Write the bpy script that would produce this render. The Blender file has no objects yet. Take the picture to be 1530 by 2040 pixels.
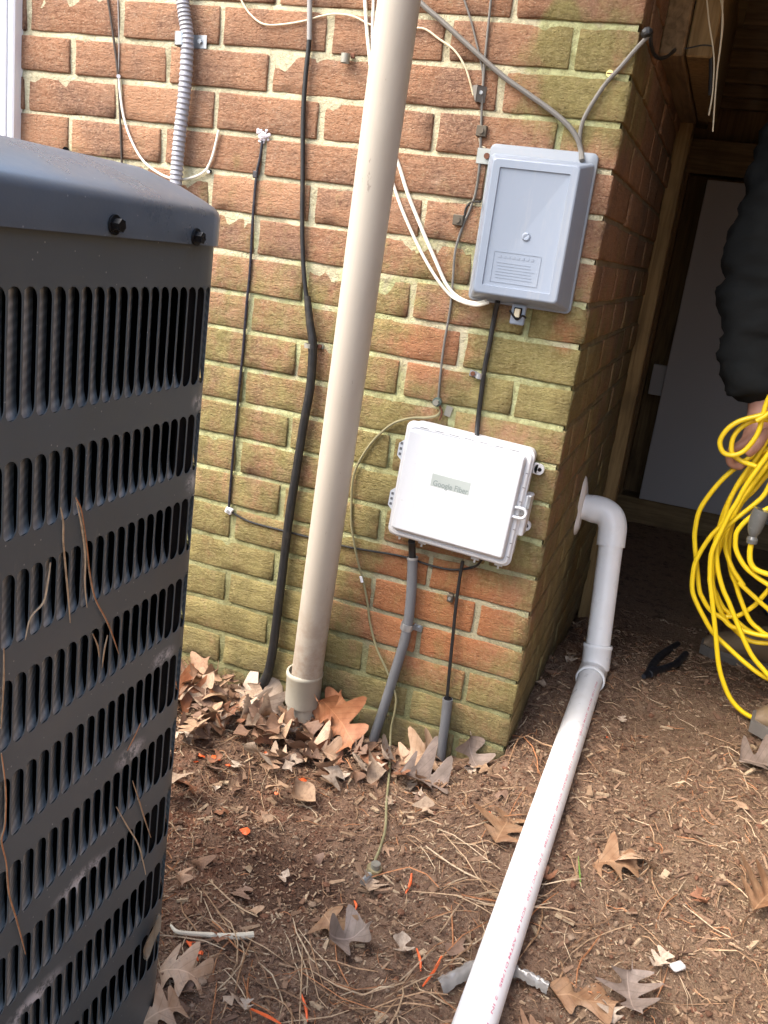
import bpy, math, random
import numpy as np
from mathutils import Vector, Matrix, noise
R = math.radians
rnd = random.Random(7)
SC = bpy.context.scene
COL = SC.collection

# ------------------------------------------------------------------ camera, sky, sun, exposure
F = 1835.37; YAW, PITCH, ROLL = .312625, .288695, -.133340
CAMP = Vector((.20005, -1.540386, .878266))
def cam_matrix():
    ca, sa = math.cos(YAW), math.sin(YAW); cb, sb = math.cos(PITCH), math.sin(PITCH); cc, sc = math.cos(ROLL), math.sin(ROLL)
    Rz = Matrix(((ca, -sa, 0), (sa, ca, 0), (0, 0, 1)))
    Rx = Matrix(((1, 0, 0), (0, cb, sb), (0, -sb, cb)))
    Ry = Matrix(((cc, 0, sc), (0, 1, 0), (-sc, 0, cc)))
    return Rz @ Rx @ Ry
CM = cam_matrix()
cam = bpy.data.cameras.new('camera'); co = bpy.data.objects.new('camera', cam); COL.objects.link(co)
cam.sensor_fit = 'HORIZONTAL'; cam.sensor_width = 36; cam.lens = 36 * F / 1530; cam.clip_start = .01; cam.clip_end = 400
m3 = Matrix((CM.col[0], CM.col[2], -CM.col[1])).transposed()
co.matrix_world = Matrix.Translation(CAMP) @ m3.to_4x4()
SC.camera = co

SUN_EL, SUN_AZ = R(50), R(230)      # azimuth clockwise from +y: the light comes from behind and left of the camera
w = bpy.data.worlds.new('World'); SC.world = w; w.use_nodes = True
nt = w.node_tree; bg = nt.nodes['Background']
sky = nt.nodes.new('ShaderNodeTexSky'); sky.sky_type = 'NISHITA'; sky.sun_disc = False
sky.sun_elevation = SUN_EL; sky.sun_rotation = SUN_AZ; sky.air_density = 1.2; sky.dust_density = 4.0; sky.ozone_density = 1.0
nt.links.new(sky.outputs[0], bg.inputs[0]); bg.inputs[1].default_value = .15
sl = bpy.data.lights.new('sun', 'SUN'); sl.energy = 1.5; sl.angle = R(55); sl.color = (1, .965, .91)
so = bpy.data.objects.new('sun', sl); COL.objects.link(so)
sd = Vector((math.sin(SUN_AZ) * math.cos(SUN_EL), math.cos(SUN_AZ) * math.cos(SUN_EL), math.sin(SUN_EL)))
so.rotation_euler = sd.to_track_quat('Z', 'Y').to_euler()
SC.view_settings.view_transform = 'Standard'; SC.view_settings.look = 'None'
SC.view_settings.exposure = 1.93; SC.view_settings.gamma = 1; SC.view_settings.use_curve_mapping = False
SC.render.engine = 'CYCLES'
try:
    SC.cycles.max_bounces = 6; SC.cycles.diffuse_bounces = 4
except Exception: pass

# ------------------------------------------------------------------ helpers
def ray(u, v):
    return CM @ Vector(((u - 765) / F, 1, -(v - 1020) / F))
def P(u, v, ax, val):               # point of the photo's ray on the plane axis = value
    d = ray(u, v); t = (val - CAMP[ax]) / d[ax]; return CAMP + t * d
def W(u, v, off=.006):              # ... on the front wall, off metres proud of it
    return P(u, v, 1, -off)

def mesh(name, V, Fc, m=None, parent=None, smooth=False, loc=None):
    me = bpy.data.meshes.new(name)
    me.from_pydata([tuple(v) for v in V], [], [tuple(f) for f in Fc]); me.update()
    if smooth: me.polygons.foreach_set('use_smooth', [True] * len(me.polygons))
    if m: me.materials.append(m)
    return link(name, me, parent, loc)
def link(name, me, parent=None, loc=None):
    o = bpy.data.objects.new(name, me); COL.objects.link(o)
    if loc is not None: o.location = loc
    if parent: o.parent = parent
    return o
def empty(name, label, cat, group=None, loc=(0, 0, 0)):
    o = bpy.data.objects.new(name, None); COL.objects.link(o); o.location = loc; o.empty_display_size = .05
    return tag(o, label, cat, group)
def tag(o, label, cat, group=None):
    o['label'] = label; o['category'] = cat
    if group: o['group'] = group
    return o
def kind(o, k): o['kind'] = k; return o

class MB:
    def __init__(s): s.V = []; s.F = []
    def add(s, V, Fc):
        n = len(s.V); s.V += [Vector(v) for v in V]; s.F += [tuple(i + n for i in f) for f in Fc]; return s
    def box(s, a, b, M=None, bev=0):
        x0, y0, z0 = a; x1, y1, z1 = b
        if bev <= 0:
            V = [Vector((x, y, z)) for z in (z0, z1) for y in (y0, y1) for x in (x0, x1)]
            Fc = [(0, 2, 3, 1), (4, 5, 7, 6), (0, 1, 5, 4), (2, 6, 7, 3), (0, 4, 6, 2), (1, 3, 7, 5)]
        else:
            V, Fc = bevbox(a, b, bev)
        if M: V = [M @ v for v in V]
        return s.add(V, Fc)
    def tube(s, pts, r, n=10, cap=True, sub=6, ring=None):
        V, Fc = tube(pts, r, n, cap, sub, ring); return s.add(V, Fc)
    def cyl(s, a, b, r, n=16, r2=None):
        return s.tube([a, b], [r, r if r2 is None else r2], n, True, 0)
    def obj(s, name, m=None, parent=None, smooth=False):
        return mesh(name, s.V, s.F, m, parent, smooth)

def bevbox(a, b, bv):
    c = [(a[i] + b[i]) / 2 for i in range(3)]; h = [(b[i] - a[i]) / 2 for i in range(3)]
    bv = min(bv, min(h) * .9)
    V = []; idx = {}
    for sx in (-1, 1):
        for sy in (-1, 1):
            for sz in (-1, 1):
                for k in range(3):
                    q = [sx * (h[0] - bv), sy * (h[1] - bv), sz * (h[2] - bv)]
                    q[k] = (sx, sy, sz)[k] * h[k]
                    idx[(sx, sy, sz, k)] = len(V); V.append(Vector((c[0] + q[0], c[1] + q[1], c[2] + q[2])))
    Fc = []
    for k in range(3):
        o = [i for i in range(3) if i != k]
        for s in (-1, 1):
            f = []
            for (p, q) in ((-1, -1), (1, -1), (1, 1), (-1, 1)):
                t = [0, 0, 0]; t[k] = s; t[o[0]] = p; t[o[1]] = q; f.append(idx[(*t, k)])
            Fc.append(f)
    for k in range(3):
        o = [i for i in range(3) if i != k]
        for p in (-1, 1):
            for q in (-1, 1):
                t1 = [0, 0, 0]; t2 = [0, 0, 0]
                t1[k] = -1; t2[k] = 1
                for t in (t1, t2): t[o[0]] = p; t[o[1]] = q
                Fc.append([idx[(*t1, o[0])], idx[(*t2, o[0])], idx[(*t2, o[1])], idx[(*t1, o[1])]])
    for sx in (-1, 1):
        for sy in (-1, 1):
            for sz in (-1, 1): Fc.append([idx[(sx, sy, sz, k)] for k in range(3)])
    cc = Vector(c); out = []
    for f in Fc:
        n = (V[f[1]] - V[f[0]]).cross(V[f[2]] - V[f[0]]); m = sum((V[i] for i in f), Vector()) / len(f) - cc
        out.append(tuple(f) if n.dot(m) > 0 else tuple(reversed(f)))
    return V, out

def smoothpts(pts, sub):
    pts = [Vector(p) for p in pts]
    if sub <= 1 or len(pts) < 3: return pts, [i for i in range(len(pts))]
    out = []; tt = []
    for i in range(len(pts) - 1):
        p0 = pts[max(i - 1, 0)]; p1 = pts[i]; p2 = pts[i + 1]; p3 = pts[min(i + 2, len(pts) - 1)]
        for j in range(sub):
            t = j / sub
            out.append(.5 * ((2 * p1) + (p2 - p0) * t + (2 * p0 - 5 * p1 + 4 * p2 - p3) * t * t + (3 * p1 - p0 - 3 * p2 + p3) * t ** 3)); tt.append(i + t)
    out.append(pts[-1]); tt.append(len(pts) - 1)
    return out, tt
def tube(pts, r, n=10, cap=True, sub=6, ring=None):
    q, tt = smoothpts(pts, sub)
    rr = list(r) if hasattr(r, '__len__') else [r] * len(pts)
    V = []; Fc = []; N = len(q)
    up = None
    for i in range(N):
        t = (q[min(i + 1, N - 1)] - q[max(i - 1, 0)]).normalized()
        if up is None:
            up = t.orthogonal().normalized()
        up = (up - t * up.dot(t)).normalized(); sd_ = t.cross(up)
        a = int(tt[i]); f = tt[i] - a; rad = rr[a] * (1 - f) + rr[min(a + 1, len(rr) - 1)] * f
        if ring: rad *= ring(i)
        for k in range(n):
            an = 2 * math.pi * k / n
            V.append(q[i] + (up * math.cos(an) + sd_ * math.sin(an)) * rad)
    for i in range(N - 1):
        for k in range(n):
            a = i * n + k; b = i * n + (k + 1) % n
            Fc.append((a, b, b + n, a + n))
    if cap:
        Fc.append(tuple(range(n - 1, -1, -1))); Fc.append(tuple((N - 1) * n + k for k in range(n)))
    return V, Fc
def sm(o, ang=40):                   # smooth with sharp edges kept
    me = o.data
    me.polygons.foreach_set('use_smooth', [True] * len(me.polygons))
    try: me.set_sharp_from_angle(angle=R(ang))
    except Exception: pass
    return o
def tubeo(name, pts, r, m, parent=None, n=10, sub=6, ring=None, cap=True):
    V, Fc = tube(pts, r, n, cap, sub, ring); o = mesh(name, V, Fc, m, parent); return sm(o)

# ------------------------------------------------------------------ materials
class NT:
    def __init__(s, name, rough=.8, metal=0, spec=.5):
        s.m = bpy.data.materials.new(name); s.m.use_nodes = True; s.t = s.m.node_tree; s.b = s.t.nodes['Principled BSDF']
        s.b.inputs['Roughness'].default_value = rough; s.b.inputs['Metallic'].default_value = metal
        s.b.inputs['Specular IOR Level'].default_value = spec
        s.geo = s.t.nodes.new('ShaderNodeNewGeometry'); s.pos = s.geo.outputs['Position']; s.oi = None
        s.tc = s.t.nodes.new('ShaderNodeTexCoord'); s.obj = s.tc.outputs['Object']
    def new(s, ty, **kw):
        n = s.t.nodes.new(ty)
        for k, v in kw.items(): setattr(n, k, v)
        return n
    def put(s, sock, v):
        if hasattr(v, 'is_output') or isinstance(v, bpy.types.NodeSocket): s.t.links.new(v, sock)
        else: sock.default_value = (*v, 1) if (hasattr(v, '__len__') and len(v) == 3 and len(sock.default_value) == 4) else v
    def noise(s, scale, det=4, rough=.55, vec=None, dist=0, stretch=None):
        vec = vec or s.pos
        if stretch:
            mp = s.new('ShaderNodeMapping'); s.put(mp.inputs[0], vec); mp.inputs['Scale'].default_value = stretch; vec = mp.outputs[0]
        n = s.new('ShaderNodeTexNoise'); s.put(n.inputs['Vector'], vec)
        n.inputs['Scale'].default_value = scale; n.inputs['Detail'].default_value = det; n.inputs['Roughness'].default_value = rough; n.inputs['Distortion'].default_value = dist
        return n.outputs[0]
    def vor(s, scale, vec=None, feat='F1'):
        n = s.new('ShaderNodeTexVoronoi', feature=feat); s.put(n.inputs['Vector'], vec or s.pos); n.inputs['Scale'].default_value = scale; return n.outputs[0]
    def math(s, op, a, b=0, c=0, clamp=False):
        n = s.new('ShaderNodeMath', operation=op); n.use_clamp = clamp
        s.put(n.inputs[0], a); s.put(n.inputs[1], b); s.put(n.inputs[2], c); return n.outputs[0]
    def ramp(s, v, a, b, lo=0., hi=1.):
        n = s.new('ShaderNodeMapRange'); n.interpolation_type = 'SMOOTHSTEP'
        s.put(n.inputs[0], v); s.put(n.inputs[1], a); s.put(n.inputs[2], b); s.put(n.inputs[3], lo); s.put(n.inputs[4], hi); return n.outputs[0]
    def mix(s, f, a, b, mode='MIX'):
        n = s.new('ShaderNodeMix', data_type='RGBA', blend_type=mode); s.put(n.inputs[0], f); s.put(n.inputs[6], a); s.put(n.inputs[7], b); return n.outputs[2]
    def xyz(s):
        n = s.new('ShaderNodeSeparateXYZ'); s.put(n.inputs[0], s.pos); return n.outputs
    def rand(s):
        if not s.oi: s.oi = s.new('ShaderNodeObjectInfo')
        return s.oi.outputs['Random']
    def col(s, c): s.put(s.b.inputs['Base Color'], c); return s
    def rough(s, v): s.put(s.b.inputs['Roughness'], v); return s
    def bump(s, h, st=.5, dist=.001):
        n = s.new('ShaderNodeBump'); n.inputs['Strength'].default_value = st; n.inputs['Distance'].default_value = dist
        s.put(n.inputs['Height'], h); s.t.links.new(n.outputs[0], s.b.inputs['Normal']); return s
    def blob(s, c, r, r0=.3):
        n = s.new('ShaderNodeVectorMath', operation='SUBTRACT'); s.put(n.inputs[0], s.pos); n.inputs[1].default_value = c
        d = s.new('ShaderNodeVectorMath', operation='DIVIDE'); s.put(d.inputs[0], n.outputs[0]); d.inputs[1].default_value = r
        l = s.new('ShaderNodeVectorMath', operation='LENGTH'); s.put(l.inputs[0], d.outputs[0])
        return s.ramp(l.outputs['Value'], r0, 1., 1., 0.)

def plain(name, c, rough=.6, metal=0, var=.15, scale=25, bump=0, bscale=200, spec=.5, dirt=None, dscale=8):
    s = NT(name, rough, metal, spec)
    n = s.noise(scale, 4)
    cc = s.mix(n, tuple(x * (1 - var) for x in c), tuple(min(1, x * (1 + var)) for x in c))
    if dirt: cc = s.mix(s.ramp(s.noise(dscale, 6, .65), .52, .75, 0, .6), cc, dirt)
    s.col(cc)
    s.rough(s.ramp(s.noise(scale * 2, 3), .2, .8, max(.05, rough - .1), min(1, rough + .1)))
    if bump: s.bump(s.noise(bscale, 3), .6, bump)
    return s.m

def algae(s):
    x, y, z = s.xyz()
    n1 = s.noise(5, 5, .6); n2 = s.noise(28, 5, .65)
    g = s.ramp(z, 1.12, .62, .0, .50)
    g = s.math('MAXIMUM', g, s.ramp(z, .72, .30, .0, .66))
    for c, r, k in (((-.04, 0, 1.14), (.24, .5, .17), .60), ((-.12, 0, 1.2), (.05, .3, .08), .95), ((-.05, 0, .70), (.26, .5, .18), .80), ((-.18, 0, .62), (.3, .5, .2), .42), ((-.02, 0, .12), (.16, .6, .26), .6), ((-.3, 0, .5), (.14, .4, .25), .62),
                    ((-.15, 0, .10), (.35, .3, .08), .62), ((-.4, 0, .72), (.14, .3, .2), .45), ((-.62, 0, .62), (.2, .3, .12), .5)):
        g = s.math('MAXIMUM', g, s.math('MULTIPLY', s.blob(c, r), k))
    red = s.blob((-.18, 0, .235), (.25, .3, .20), .3)
    red = s.math('MAXIMUM', red, s.math('MULTIPLY', s.blob((-.25, 0, .70), (.12, .3, .09), .3), .6))
    red = s.math('MAXIMUM', red, s.math('MULTIPLY', s.blob((-.03, 0, .76), (.05, .3, .05), .3), .8))
    g = s.math('SUBTRACT', g, s.math('MULTIPLY', red, .47))
    g = s.math('ADD', g, s.math('MULTIPLY', s.math('SUBTRACT', n1, .5), .9))
    g = s.math('ADD', g, s.math('MULTIPLY', s.math('SUBTRACT', n2, .5), .8))
    st = s.noise(17, 5, .7, stretch=(1, 1, .22))
    g = s.math('ADD', g, s.math('MULTIPLY', s.math('SUBTRACT', st, .5), .8))
    return s.ramp(g, .14, .70), red, n1, n2

def brick_mat():
    s = NT('brick_clay', .93, 0, .22)
    g, red, n1, n2 = algae(s)
    rn = s.rand(); f1 = s.noise(130, 6, .75); f2 = s.noise(260, 4, .7)
    c = s.mix(rn, (.262, .128, .070), (.375, .200, .112))
    c = s.mix(s.ramp(s.noise(9, 5, .6), .4, .7), c, (.175, .098, .066))
    c = s.mix(s.ramp(s.noise(22, 5, .7), .5, .75, 0, .6), c, (.36, .235, .16))
    c = s.mix(s.ramp(f1, .35, .72, .0, .55), c, (.42, .25, .165))
    c = s.mix(s.math('MULTIPLY', red, .85), c, s.mix(f1, (.27, .105, .045), (.48, .19, .075)))
    c = s.mix(s.ramp(f2, .56, .74, 0, .6), c, (.48, .38, .29))
    c = s.mix(s.ramp(f1, .46, .28, 0, .6), c, (.085, .040, .026))
    grn = s.mix(s.ramp(s.noise(16, 6, .7), .35, .68), (.145, .128, .042), (.270, .246, .090))
    grn = s.mix(s.ramp(s.noise(6.5, 5, .65), .52, .7, 0, .75), grn, (.085, .098, .026))
    grn = s.mix(s.ramp(f1, .42, .66, 0, .6), grn, (.33, .28, .13))
    g = s.math('ADD', g, s.math('MULTIPLY', s.math('SUBTRACT', f1, .5), .9), clamp=True)
    c = s.mix(s.math('MULTIPLY', g, .86), c, grn)
    x, y, z = s.xyz()
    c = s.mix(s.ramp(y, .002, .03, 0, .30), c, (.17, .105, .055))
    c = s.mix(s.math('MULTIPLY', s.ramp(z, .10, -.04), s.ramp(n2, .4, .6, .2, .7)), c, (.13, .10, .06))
    s.col(c)
    h = s.math('ADD', s.noise(190, 5, .75, stretch=(1, 1, 1.5)), s.math('MULTIPLY', s.noise(60, 5, .7, stretch=(.6, 1, 1.8)), 1.5))
    h = s.math('ADD', h, s.math('MULTIPLY', s.ramp(s.vor(150), .0, .32), .35))
    s.bump(h, 1.0, .0042)
    return s.m
def mortar_mat():
    s = NT('mortar', .95, 0, .2)
    g, red, n1, n2 = algae(s); f1 = s.noise(140, 5, .75)
    c = s.mix(s.noise(20, 5, .6), (.40, .35, .24), (.62, .56, .40))
    c = s.mix(s.ramp(s.noise(11, 5, .7), .5, .68, 0, .75), c, (.20, .165, .11))
    grn = s.mix(s.ramp(n2, .35, .65), (.19, .19, .065), (.42, .44, .22))
    g2 = s.ramp(g, .0, .8, .16, .85)
    c = s.mix(s.math('MULTIPLY', g2, s.math('SUBTRACT', 1, s.math('MULTIPLY', red, .5))), c, grn)
    c = s.mix(s.ramp(f1, .5, .3, 0, .55), c, (.12, .09, .05))
    x, y, z = s.xyz()
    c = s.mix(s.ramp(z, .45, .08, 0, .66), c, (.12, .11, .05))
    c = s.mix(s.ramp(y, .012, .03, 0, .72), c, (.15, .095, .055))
    s.col(c)
    s.bump(s.math('ADD', s.noise(260, 4, .7), s.noise(70, 4, .6)), 1., .004)
    return s.m
def soil_mat():
    s = NT('soil', .97, 0, .15)
    x, y, z = s.xyz()
    c = s.mix(s.noise(7, 6, .65), (.175, .100, .066), (.290, .182, .120))
    c = s.mix(s.ramp(s.noise(120, 5, .7), .45, .7), c, (.33, .22, .145))
    c = s.mix(s.ramp(s.noise(300, 3, .6), .6, .72, 0, .7), c, (.42, .32, .23))
    c = s.mix(s.ramp(s.noise(40, 5, .7), .48, .68, 0, .8), c, (.070, .040, .028))
    rd = s.blob((-.42, -.42, 0), (.36, .36, .6), .2)
    c = s.mix(s.math('MULTIPLY', rd, s.ramp(s.noise(16, 5), .4, .65, .1, .6)), c, (.20, .065, .032))
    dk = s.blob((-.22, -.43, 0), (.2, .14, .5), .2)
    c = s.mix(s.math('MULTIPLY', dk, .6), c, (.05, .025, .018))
    pale = s.ramp(x, .12, .3)
    c = s.mix(s.math('MULTIPLY', pale, s.ramp(s.noise(30, 5, .7), .3, .7, .15, .6)), c, (.235, .160, .095))
    s.col(c)
    s.bump(s.math('ADD', s.noise(320, 4, .7), s.math('MULTIPLY', s.noise(90, 5, .7), 2)), 1., .006)
    return s.m
def wood(name, a, b, ax=2, rough=.75, scale=1.):
    s = NT(name, rough, 0, .3)
    st = [26, 26, 26]; st[ax] = 1.6
    n = s.noise(3 * scale, 5, .6, stretch=tuple(st), dist=.6)
    c = s.mix(s.ramp(n, .3, .7), a, b)
    c = s.mix(s.ramp(s.noise(4, 4), .55, .7, 0, .5), c, tuple(x * .4 for x in a))
    s.col(c); s.bump(n, .5, .001); return s.m
def varied(name, cols, rough=.9, bump=0, spec=.2):    # colour changes from island to island
    s = NT(name, rough, 0, spec)
    r = s.geo.outputs['Random Per Island']
    n = s.new('ShaderNodeValToRGB'); s.put(n.inputs[0], r); cr = n.color_ramp; cr.interpolation = 'CONSTANT'
    for i, c in enumerate(cols):
        e = cr.elements[i] if i < 2 else cr.elements.new(.5)
        e.position = i / len(cols); e.color = (*c, 1)
    for i, c in enumerate(cols): cr.elements[i].position = i / len(cols); cr.elements[i].color = (*c, 1)
    c = s.mix(s.noise(90, 3), n.outputs[0], (.5, .5, .5), 'MULTIPLY') if 0 else n.outputs[0]
    c = s.mix(s.ramp(s.noise(150, 4, .6), .4, .7, 0, .45), c, (.10, .055, .032))
    s.col(c)
    if bump: s.bump(s.noise(300, 3), .7, bump)
    return s.m

M = {}
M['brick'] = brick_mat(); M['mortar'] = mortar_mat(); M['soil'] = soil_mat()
def ac_mat(name, base, rough, spec):
    s = NT(name, rough, 0, spec)
    n = s.noise(11, 5, .6); c = s.mix(n, tuple(x * .82 for x in base), tuple(x * 1.2 for x in base))
    c = s.mix(s.ramp(s.noise(4, 4, .6), .5, .75, 0, .5), c, (base[0] * 1.2, base[1] * 1.1, base[2] * 1.0))
    c = s.mix(s.ramp(s.vor(95), .085, .05, 0, .55), c, (.42, .42, .42))
    c = s.mix(s.ramp(s.noise(40, 6, .8, stretch=(1, 1, .3)), .62, .8, 0, .35), c, (.26, .25, .24))
    sc = s.math('MULTIPLY', s.noise(60, 5, .8), 1.)
    for (u, v), r in (((160, 1755), (.05, .06, .016)), ((60, 2000), (.05, .06, .016)), ((398, 800), (.02, .02, .012)), ((384, 960), (.02, .02, .012)), ((325, 1310), (.02, .03, .012)), ((260, 1500), (.03, .035, .014))):
        d = ray(u, v); q = CAMP + d * ((Vector((-.265, -.745, 0)) - CAMP).dot(Vector((-1, -.052, 0)).normalized()) / d.dot(Vector((-1, -.052, 0)).normalized()))
        c = s.mix(s.math('MULTIPLY', s.blob(tuple(q), r, .1), s.ramp(sc, .42, .58)), c, (.50, .50, .53))
    s.col(c); s.rough(s.ramp(n, .2, .8, rough - .06, rough + .12)); s.bump(s.noise(220, 3), .3, .0003)
    return s.m
M['ac'] = ac_mat('condenser_paint', (.074, .090, .100), .42, .5)
M['cap'] = ac_mat('condenser_cap_sky_sheen', (.086, .112, .142), .28, .8)  # bluish lift in the cap colour stands in for reflected sky
M['core'] = plain('coil_dark', (.006, .006, .007), .9, spec=.1)
def blade_mat():
    s = NT('louver_coil', .55, 0, .4)
    x, y, z = s.xyz()
    wv = s.math('SINE', s.math('MULTIPLY', z, 2 * math.pi / .0085)); 
    n = s.noise(120, 4, .6); big = s.noise(12, 3)
    k = s.math('ADD', s.math('MULTIPLY', wv, .10), s.math('MULTIPLY', n, .45), )
    k = s.math('ADD', k, s.math('MULTIPLY', big, .35))
    s.col(s.mix(s.ramp(k, .25, .85), (.20, .22, .23), (.56, .60, .62)))
    s.bump(s.math('ADD', s.noise(260, 3), s.math('MULTIPLY', wv, .10)), .6, .0009)
    return s.m
M['blade'] = blade_mat()
M['rubber'] = plain('black_cable_jacket', (.010, .010, .011), .5, 0, .3, 60, .0004, 300, dirt=(.06, .05, .035), dscale=20)
M['rubber_blue'] = plain('black_cable_glossy', (.02, .02, .03), .32, 0, .3, 60, dirt=(.09, .08, .08), dscale=30)
M['grey_cable'] = plain('grey_cable_jacket', (.15, .14, .125), .6, 0, .2, 40, .0003, 300, dirt=(.08, .07, .045), dscale=16)
M['lgrey_cable'] = plain('light_grey_cable_jacket', (.26, .25, .24), .5, 0, .2, 40, dirt=(.12, .11, .08), dscale=16)
M['brown_cable'] = plain('brown_cable_jacket', (.05, .036, .026), .6, 0, .3, 40)
M['cream_cable'] = plain('cream_cable_jacket', (.62, .54, .38), .55, 0, .12, 40, dirt=(.35, .28, .15), dscale=14)
M['white_cable'] = plain('white_cable_jacket', (.72, .69, .60), .5, 0, .08, 40, dirt=(.45, .40, .28), dscale=12)
M['tan_wire'] = plain('bare_ground_wire', (.20, .18, .095), .6, 0, .35, 30, .0004, 200)
M['beige_pvc'] = plain('beige_painted_pvc', (.44, .395, .33), .42, 0, .05, 12, 0, spec=.45, dirt=(.40, .33, .25), dscale=5)
def beige():
    s = NT('beige_painted_pvc', .42, 0, .45); x, y, z = s.xyz()
    c = s.mix(s.noise(9, 4), (.415, .372, .312), (.455, .410, .345))
    c = s.mix(s.ramp(s.noise(7, 6, .7, stretch=(1, 1, .25)), .5, .72, 0, .4), c, (.33, .285, .225))
    c = s.mix(s.math('MULTIPLY', s.ramp(z, .30, .02), s.ramp(s.noise(26, 6, .7), .35, .65, .1, .75)), c, (.25, .165, .105))
    c = s.mix(s.ramp(s.noise(70, 4, .8, stretch=(1, 1, .2)), .66, .72, 0, .6), c, (.20, .17, .14))
    s.col(c); s.rough(s.ramp(s.noise(30, 4), .3, .7, .36, .55)); s.bump(s.noise(40, 3), .15, .001); return s.m
M['beige_pvc'] = beige()
M['beige_old'] = plain('weathered_pvc', (.40, .37, .30), .55, 0, .15, 20, .0003, 200, dirt=(.33, .22, .12), dscale=14)
M['pvc'] = plain('white_pvc', (.86, .86, .86), .33, 0, .03, 12, spec=.5, dirt=(.68, .66, .62), dscale=6)
M['caulk'] = plain('white_caulk', (.72, .69, .66), .6, 0, .1, 60, .001, 150)
M['red_ink'] = plain('red_print', (.68, .24, .32), .6, 0, .3, 300)
M['conduit'] = plain('grey_pvc_conduit', (.125, .130, .140), .5, 0, .1, 30, dirt=(.09, .085, .07), dscale=14)
M['flex'] = plain('grey_flex_conduit', (.30, .30, .33), .45, 0, .12, 30, dirt=(.18, .17, .15), dscale=20)
M['zinc'] = plain('galvanised_steel', (.42, .44, .46), .4, .8, .15, 60, .0003, 200)
M['zinc_old'] = plain('weathered_zinc', (.27, .26, .22), .6, .5, .25, 80, .0004, 200, dirt=(.15, .08, .04), dscale=60)
M['bronze'] = plain('brown_metal_clip', (.12, .10, .075), .6, .5, .3, 90, .0003, 200)
M['rust'] = plain('rusty_screw', (.14, .055, .03), .8, .3, .4, 90, .0005, 300)
M['grey_plastic'] = plain('blue_grey_plastic', (.225, .262, .325), .42, 0, .05, 9, .00015, 350, spec=.5, dirt=(.29, .31, .345), dscale=11)
M['grey_flange'] = plain('grey_box_back_plastic', (.20, .225, .26), .5, 0, .06, 9, dirt=(.30, .27, .23), dscale=18)
M['white_plastic'] = plain('white_box_plastic', (.57, .59, .62), .42, 0, .015, 9, spec=.45)
M['offwhite_plastic'] = plain('white_box_base_plastic', (.60, .60, .61), .5, 0, .05, 12, dirt=(.47, .44, .40), dscale=20)
def grimy(name, base, dirt, rough, k):
    s = NT(name, rough, 0, .45); x, y, z = s.xyz()
    c = s.mix(s.noise(6, 4), tuple(b * .96 for b in base), tuple(b * 1.04 for b in base))
    c = s.mix(s.ramp(s.noise(34, 6, .75, stretch=(1, 1, .12)), .50, .74, 0, k), c, dirt)
    c = s.mix(s.ramp(s.noise(90, 5, .8), .62, .74, 0, k * 1.3), c, tuple(d * .7 for d in dirt))
    s.col(c); s.rough(s.ramp(s.noise(24, 5), .3, .7, rough - .08, rough + .14)); s.bump(s.noise(380, 2), .2, .0003); return s.m
M['white_plastic'] = grimy('white_box_plastic', (.57, .59, .62), (.42, .42, .38), .42, .35)
M['grey_plastic'] = grimy('blue_grey_plastic', (.225, .262, .325), (.33, .34, .35), .42, .5)
M['label_grey'] = plain('pale_label', (.36, .40, .385), .5, 0, .05, 20)
M['ink_grey'] = plain('grey_lettering', (.20, .24, .23), .5, 0, .05, 20)
M['white_trim'] = plain('white_painted_trim', (.80, .80, .82), .5, 0, .03, 10)
M['foam'] = plain('expanding_foam', (.66, .62, .66), .7, 0, .15, 120, .002, 160)
M['black_steel'] = plain('black_screw', (.01, .01, .011), .3, .3)
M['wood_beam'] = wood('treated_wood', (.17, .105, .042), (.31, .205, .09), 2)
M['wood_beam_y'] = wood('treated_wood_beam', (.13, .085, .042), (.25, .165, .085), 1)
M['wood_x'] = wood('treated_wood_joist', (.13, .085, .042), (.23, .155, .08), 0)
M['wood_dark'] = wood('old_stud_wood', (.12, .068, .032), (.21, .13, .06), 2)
M['board_white'] = plain('painted_white_board', (.34, .32, .335), .7, 0, .06, 3, dirt=(.34, .32, .33), dscale=2)
M['yellow'] = plain('yellow_cord_jacket', (.86, .60, .015), .38, 0, .05, 30, spec=.5)
M['clearplug'] = plain('frosted_plug', (.13, .13, .12), .2, 0, .1, 60)
M['cloth'] = plain('black_work_cloth', (.015, .016, .016), .95, 0, .35, 12, .002, 60, spec=.1)
M['cloth2'] = plain('dark_trousers', (.020, .024, .033), .95, 0, .35, 12, .002, 60, spec=.1)
M['skin'] = plain('skin', (.40, .20, .14), .55, 0, .08, 40, .0003, 200)
M['hair'] = plain('dark_hair', (.02, .014, .01), .7)
M['leather'] = plain('tan_boot_leather', (.19, .13, .075), .75, 0, .25, 20, .0008, 120, dirt=(.30, .25, .19), dscale=20)
M['sole'] = plain('grey_boot_sole', (.13, .115, .10), .8, 0, .2, 40, .0006, 150)
M['tool'] = plain('black_grip', (.008, .009, .014), .5, 0, .2)
M['twig'] = plain('bleached_stick', (.62, .55, .42), .8, 0, .2, 80, .0008, 160, dirt=(.3, .2, .12), dscale=50)
M['plastic_film'] = plain('clear_wrapper', (.22, .20, .18), .15, 0, .15, 60, .001, 60, spec=.8)
M['yellow_paint'] = plain('yellow_anchor', (.72, .70, .25), .5)
M['brass'] = plain('brass_clamp', (.40, .34, .20), .45, .6, .2, 120, .0005, 200, dirt=(.45, .40, .30), dscale=60)
M['orange'] = plain('orange_paint_fleck', (.80, .13, .03), .6, 0, .2, 60)
M['needle'] = varied('pine_needle', [(.42, .26, .145), (.48, .33, .20), (.34, .20, .11), (.54, .41, .27), (.24, .14, .08), (.46, .20, .09)], .6)
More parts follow.
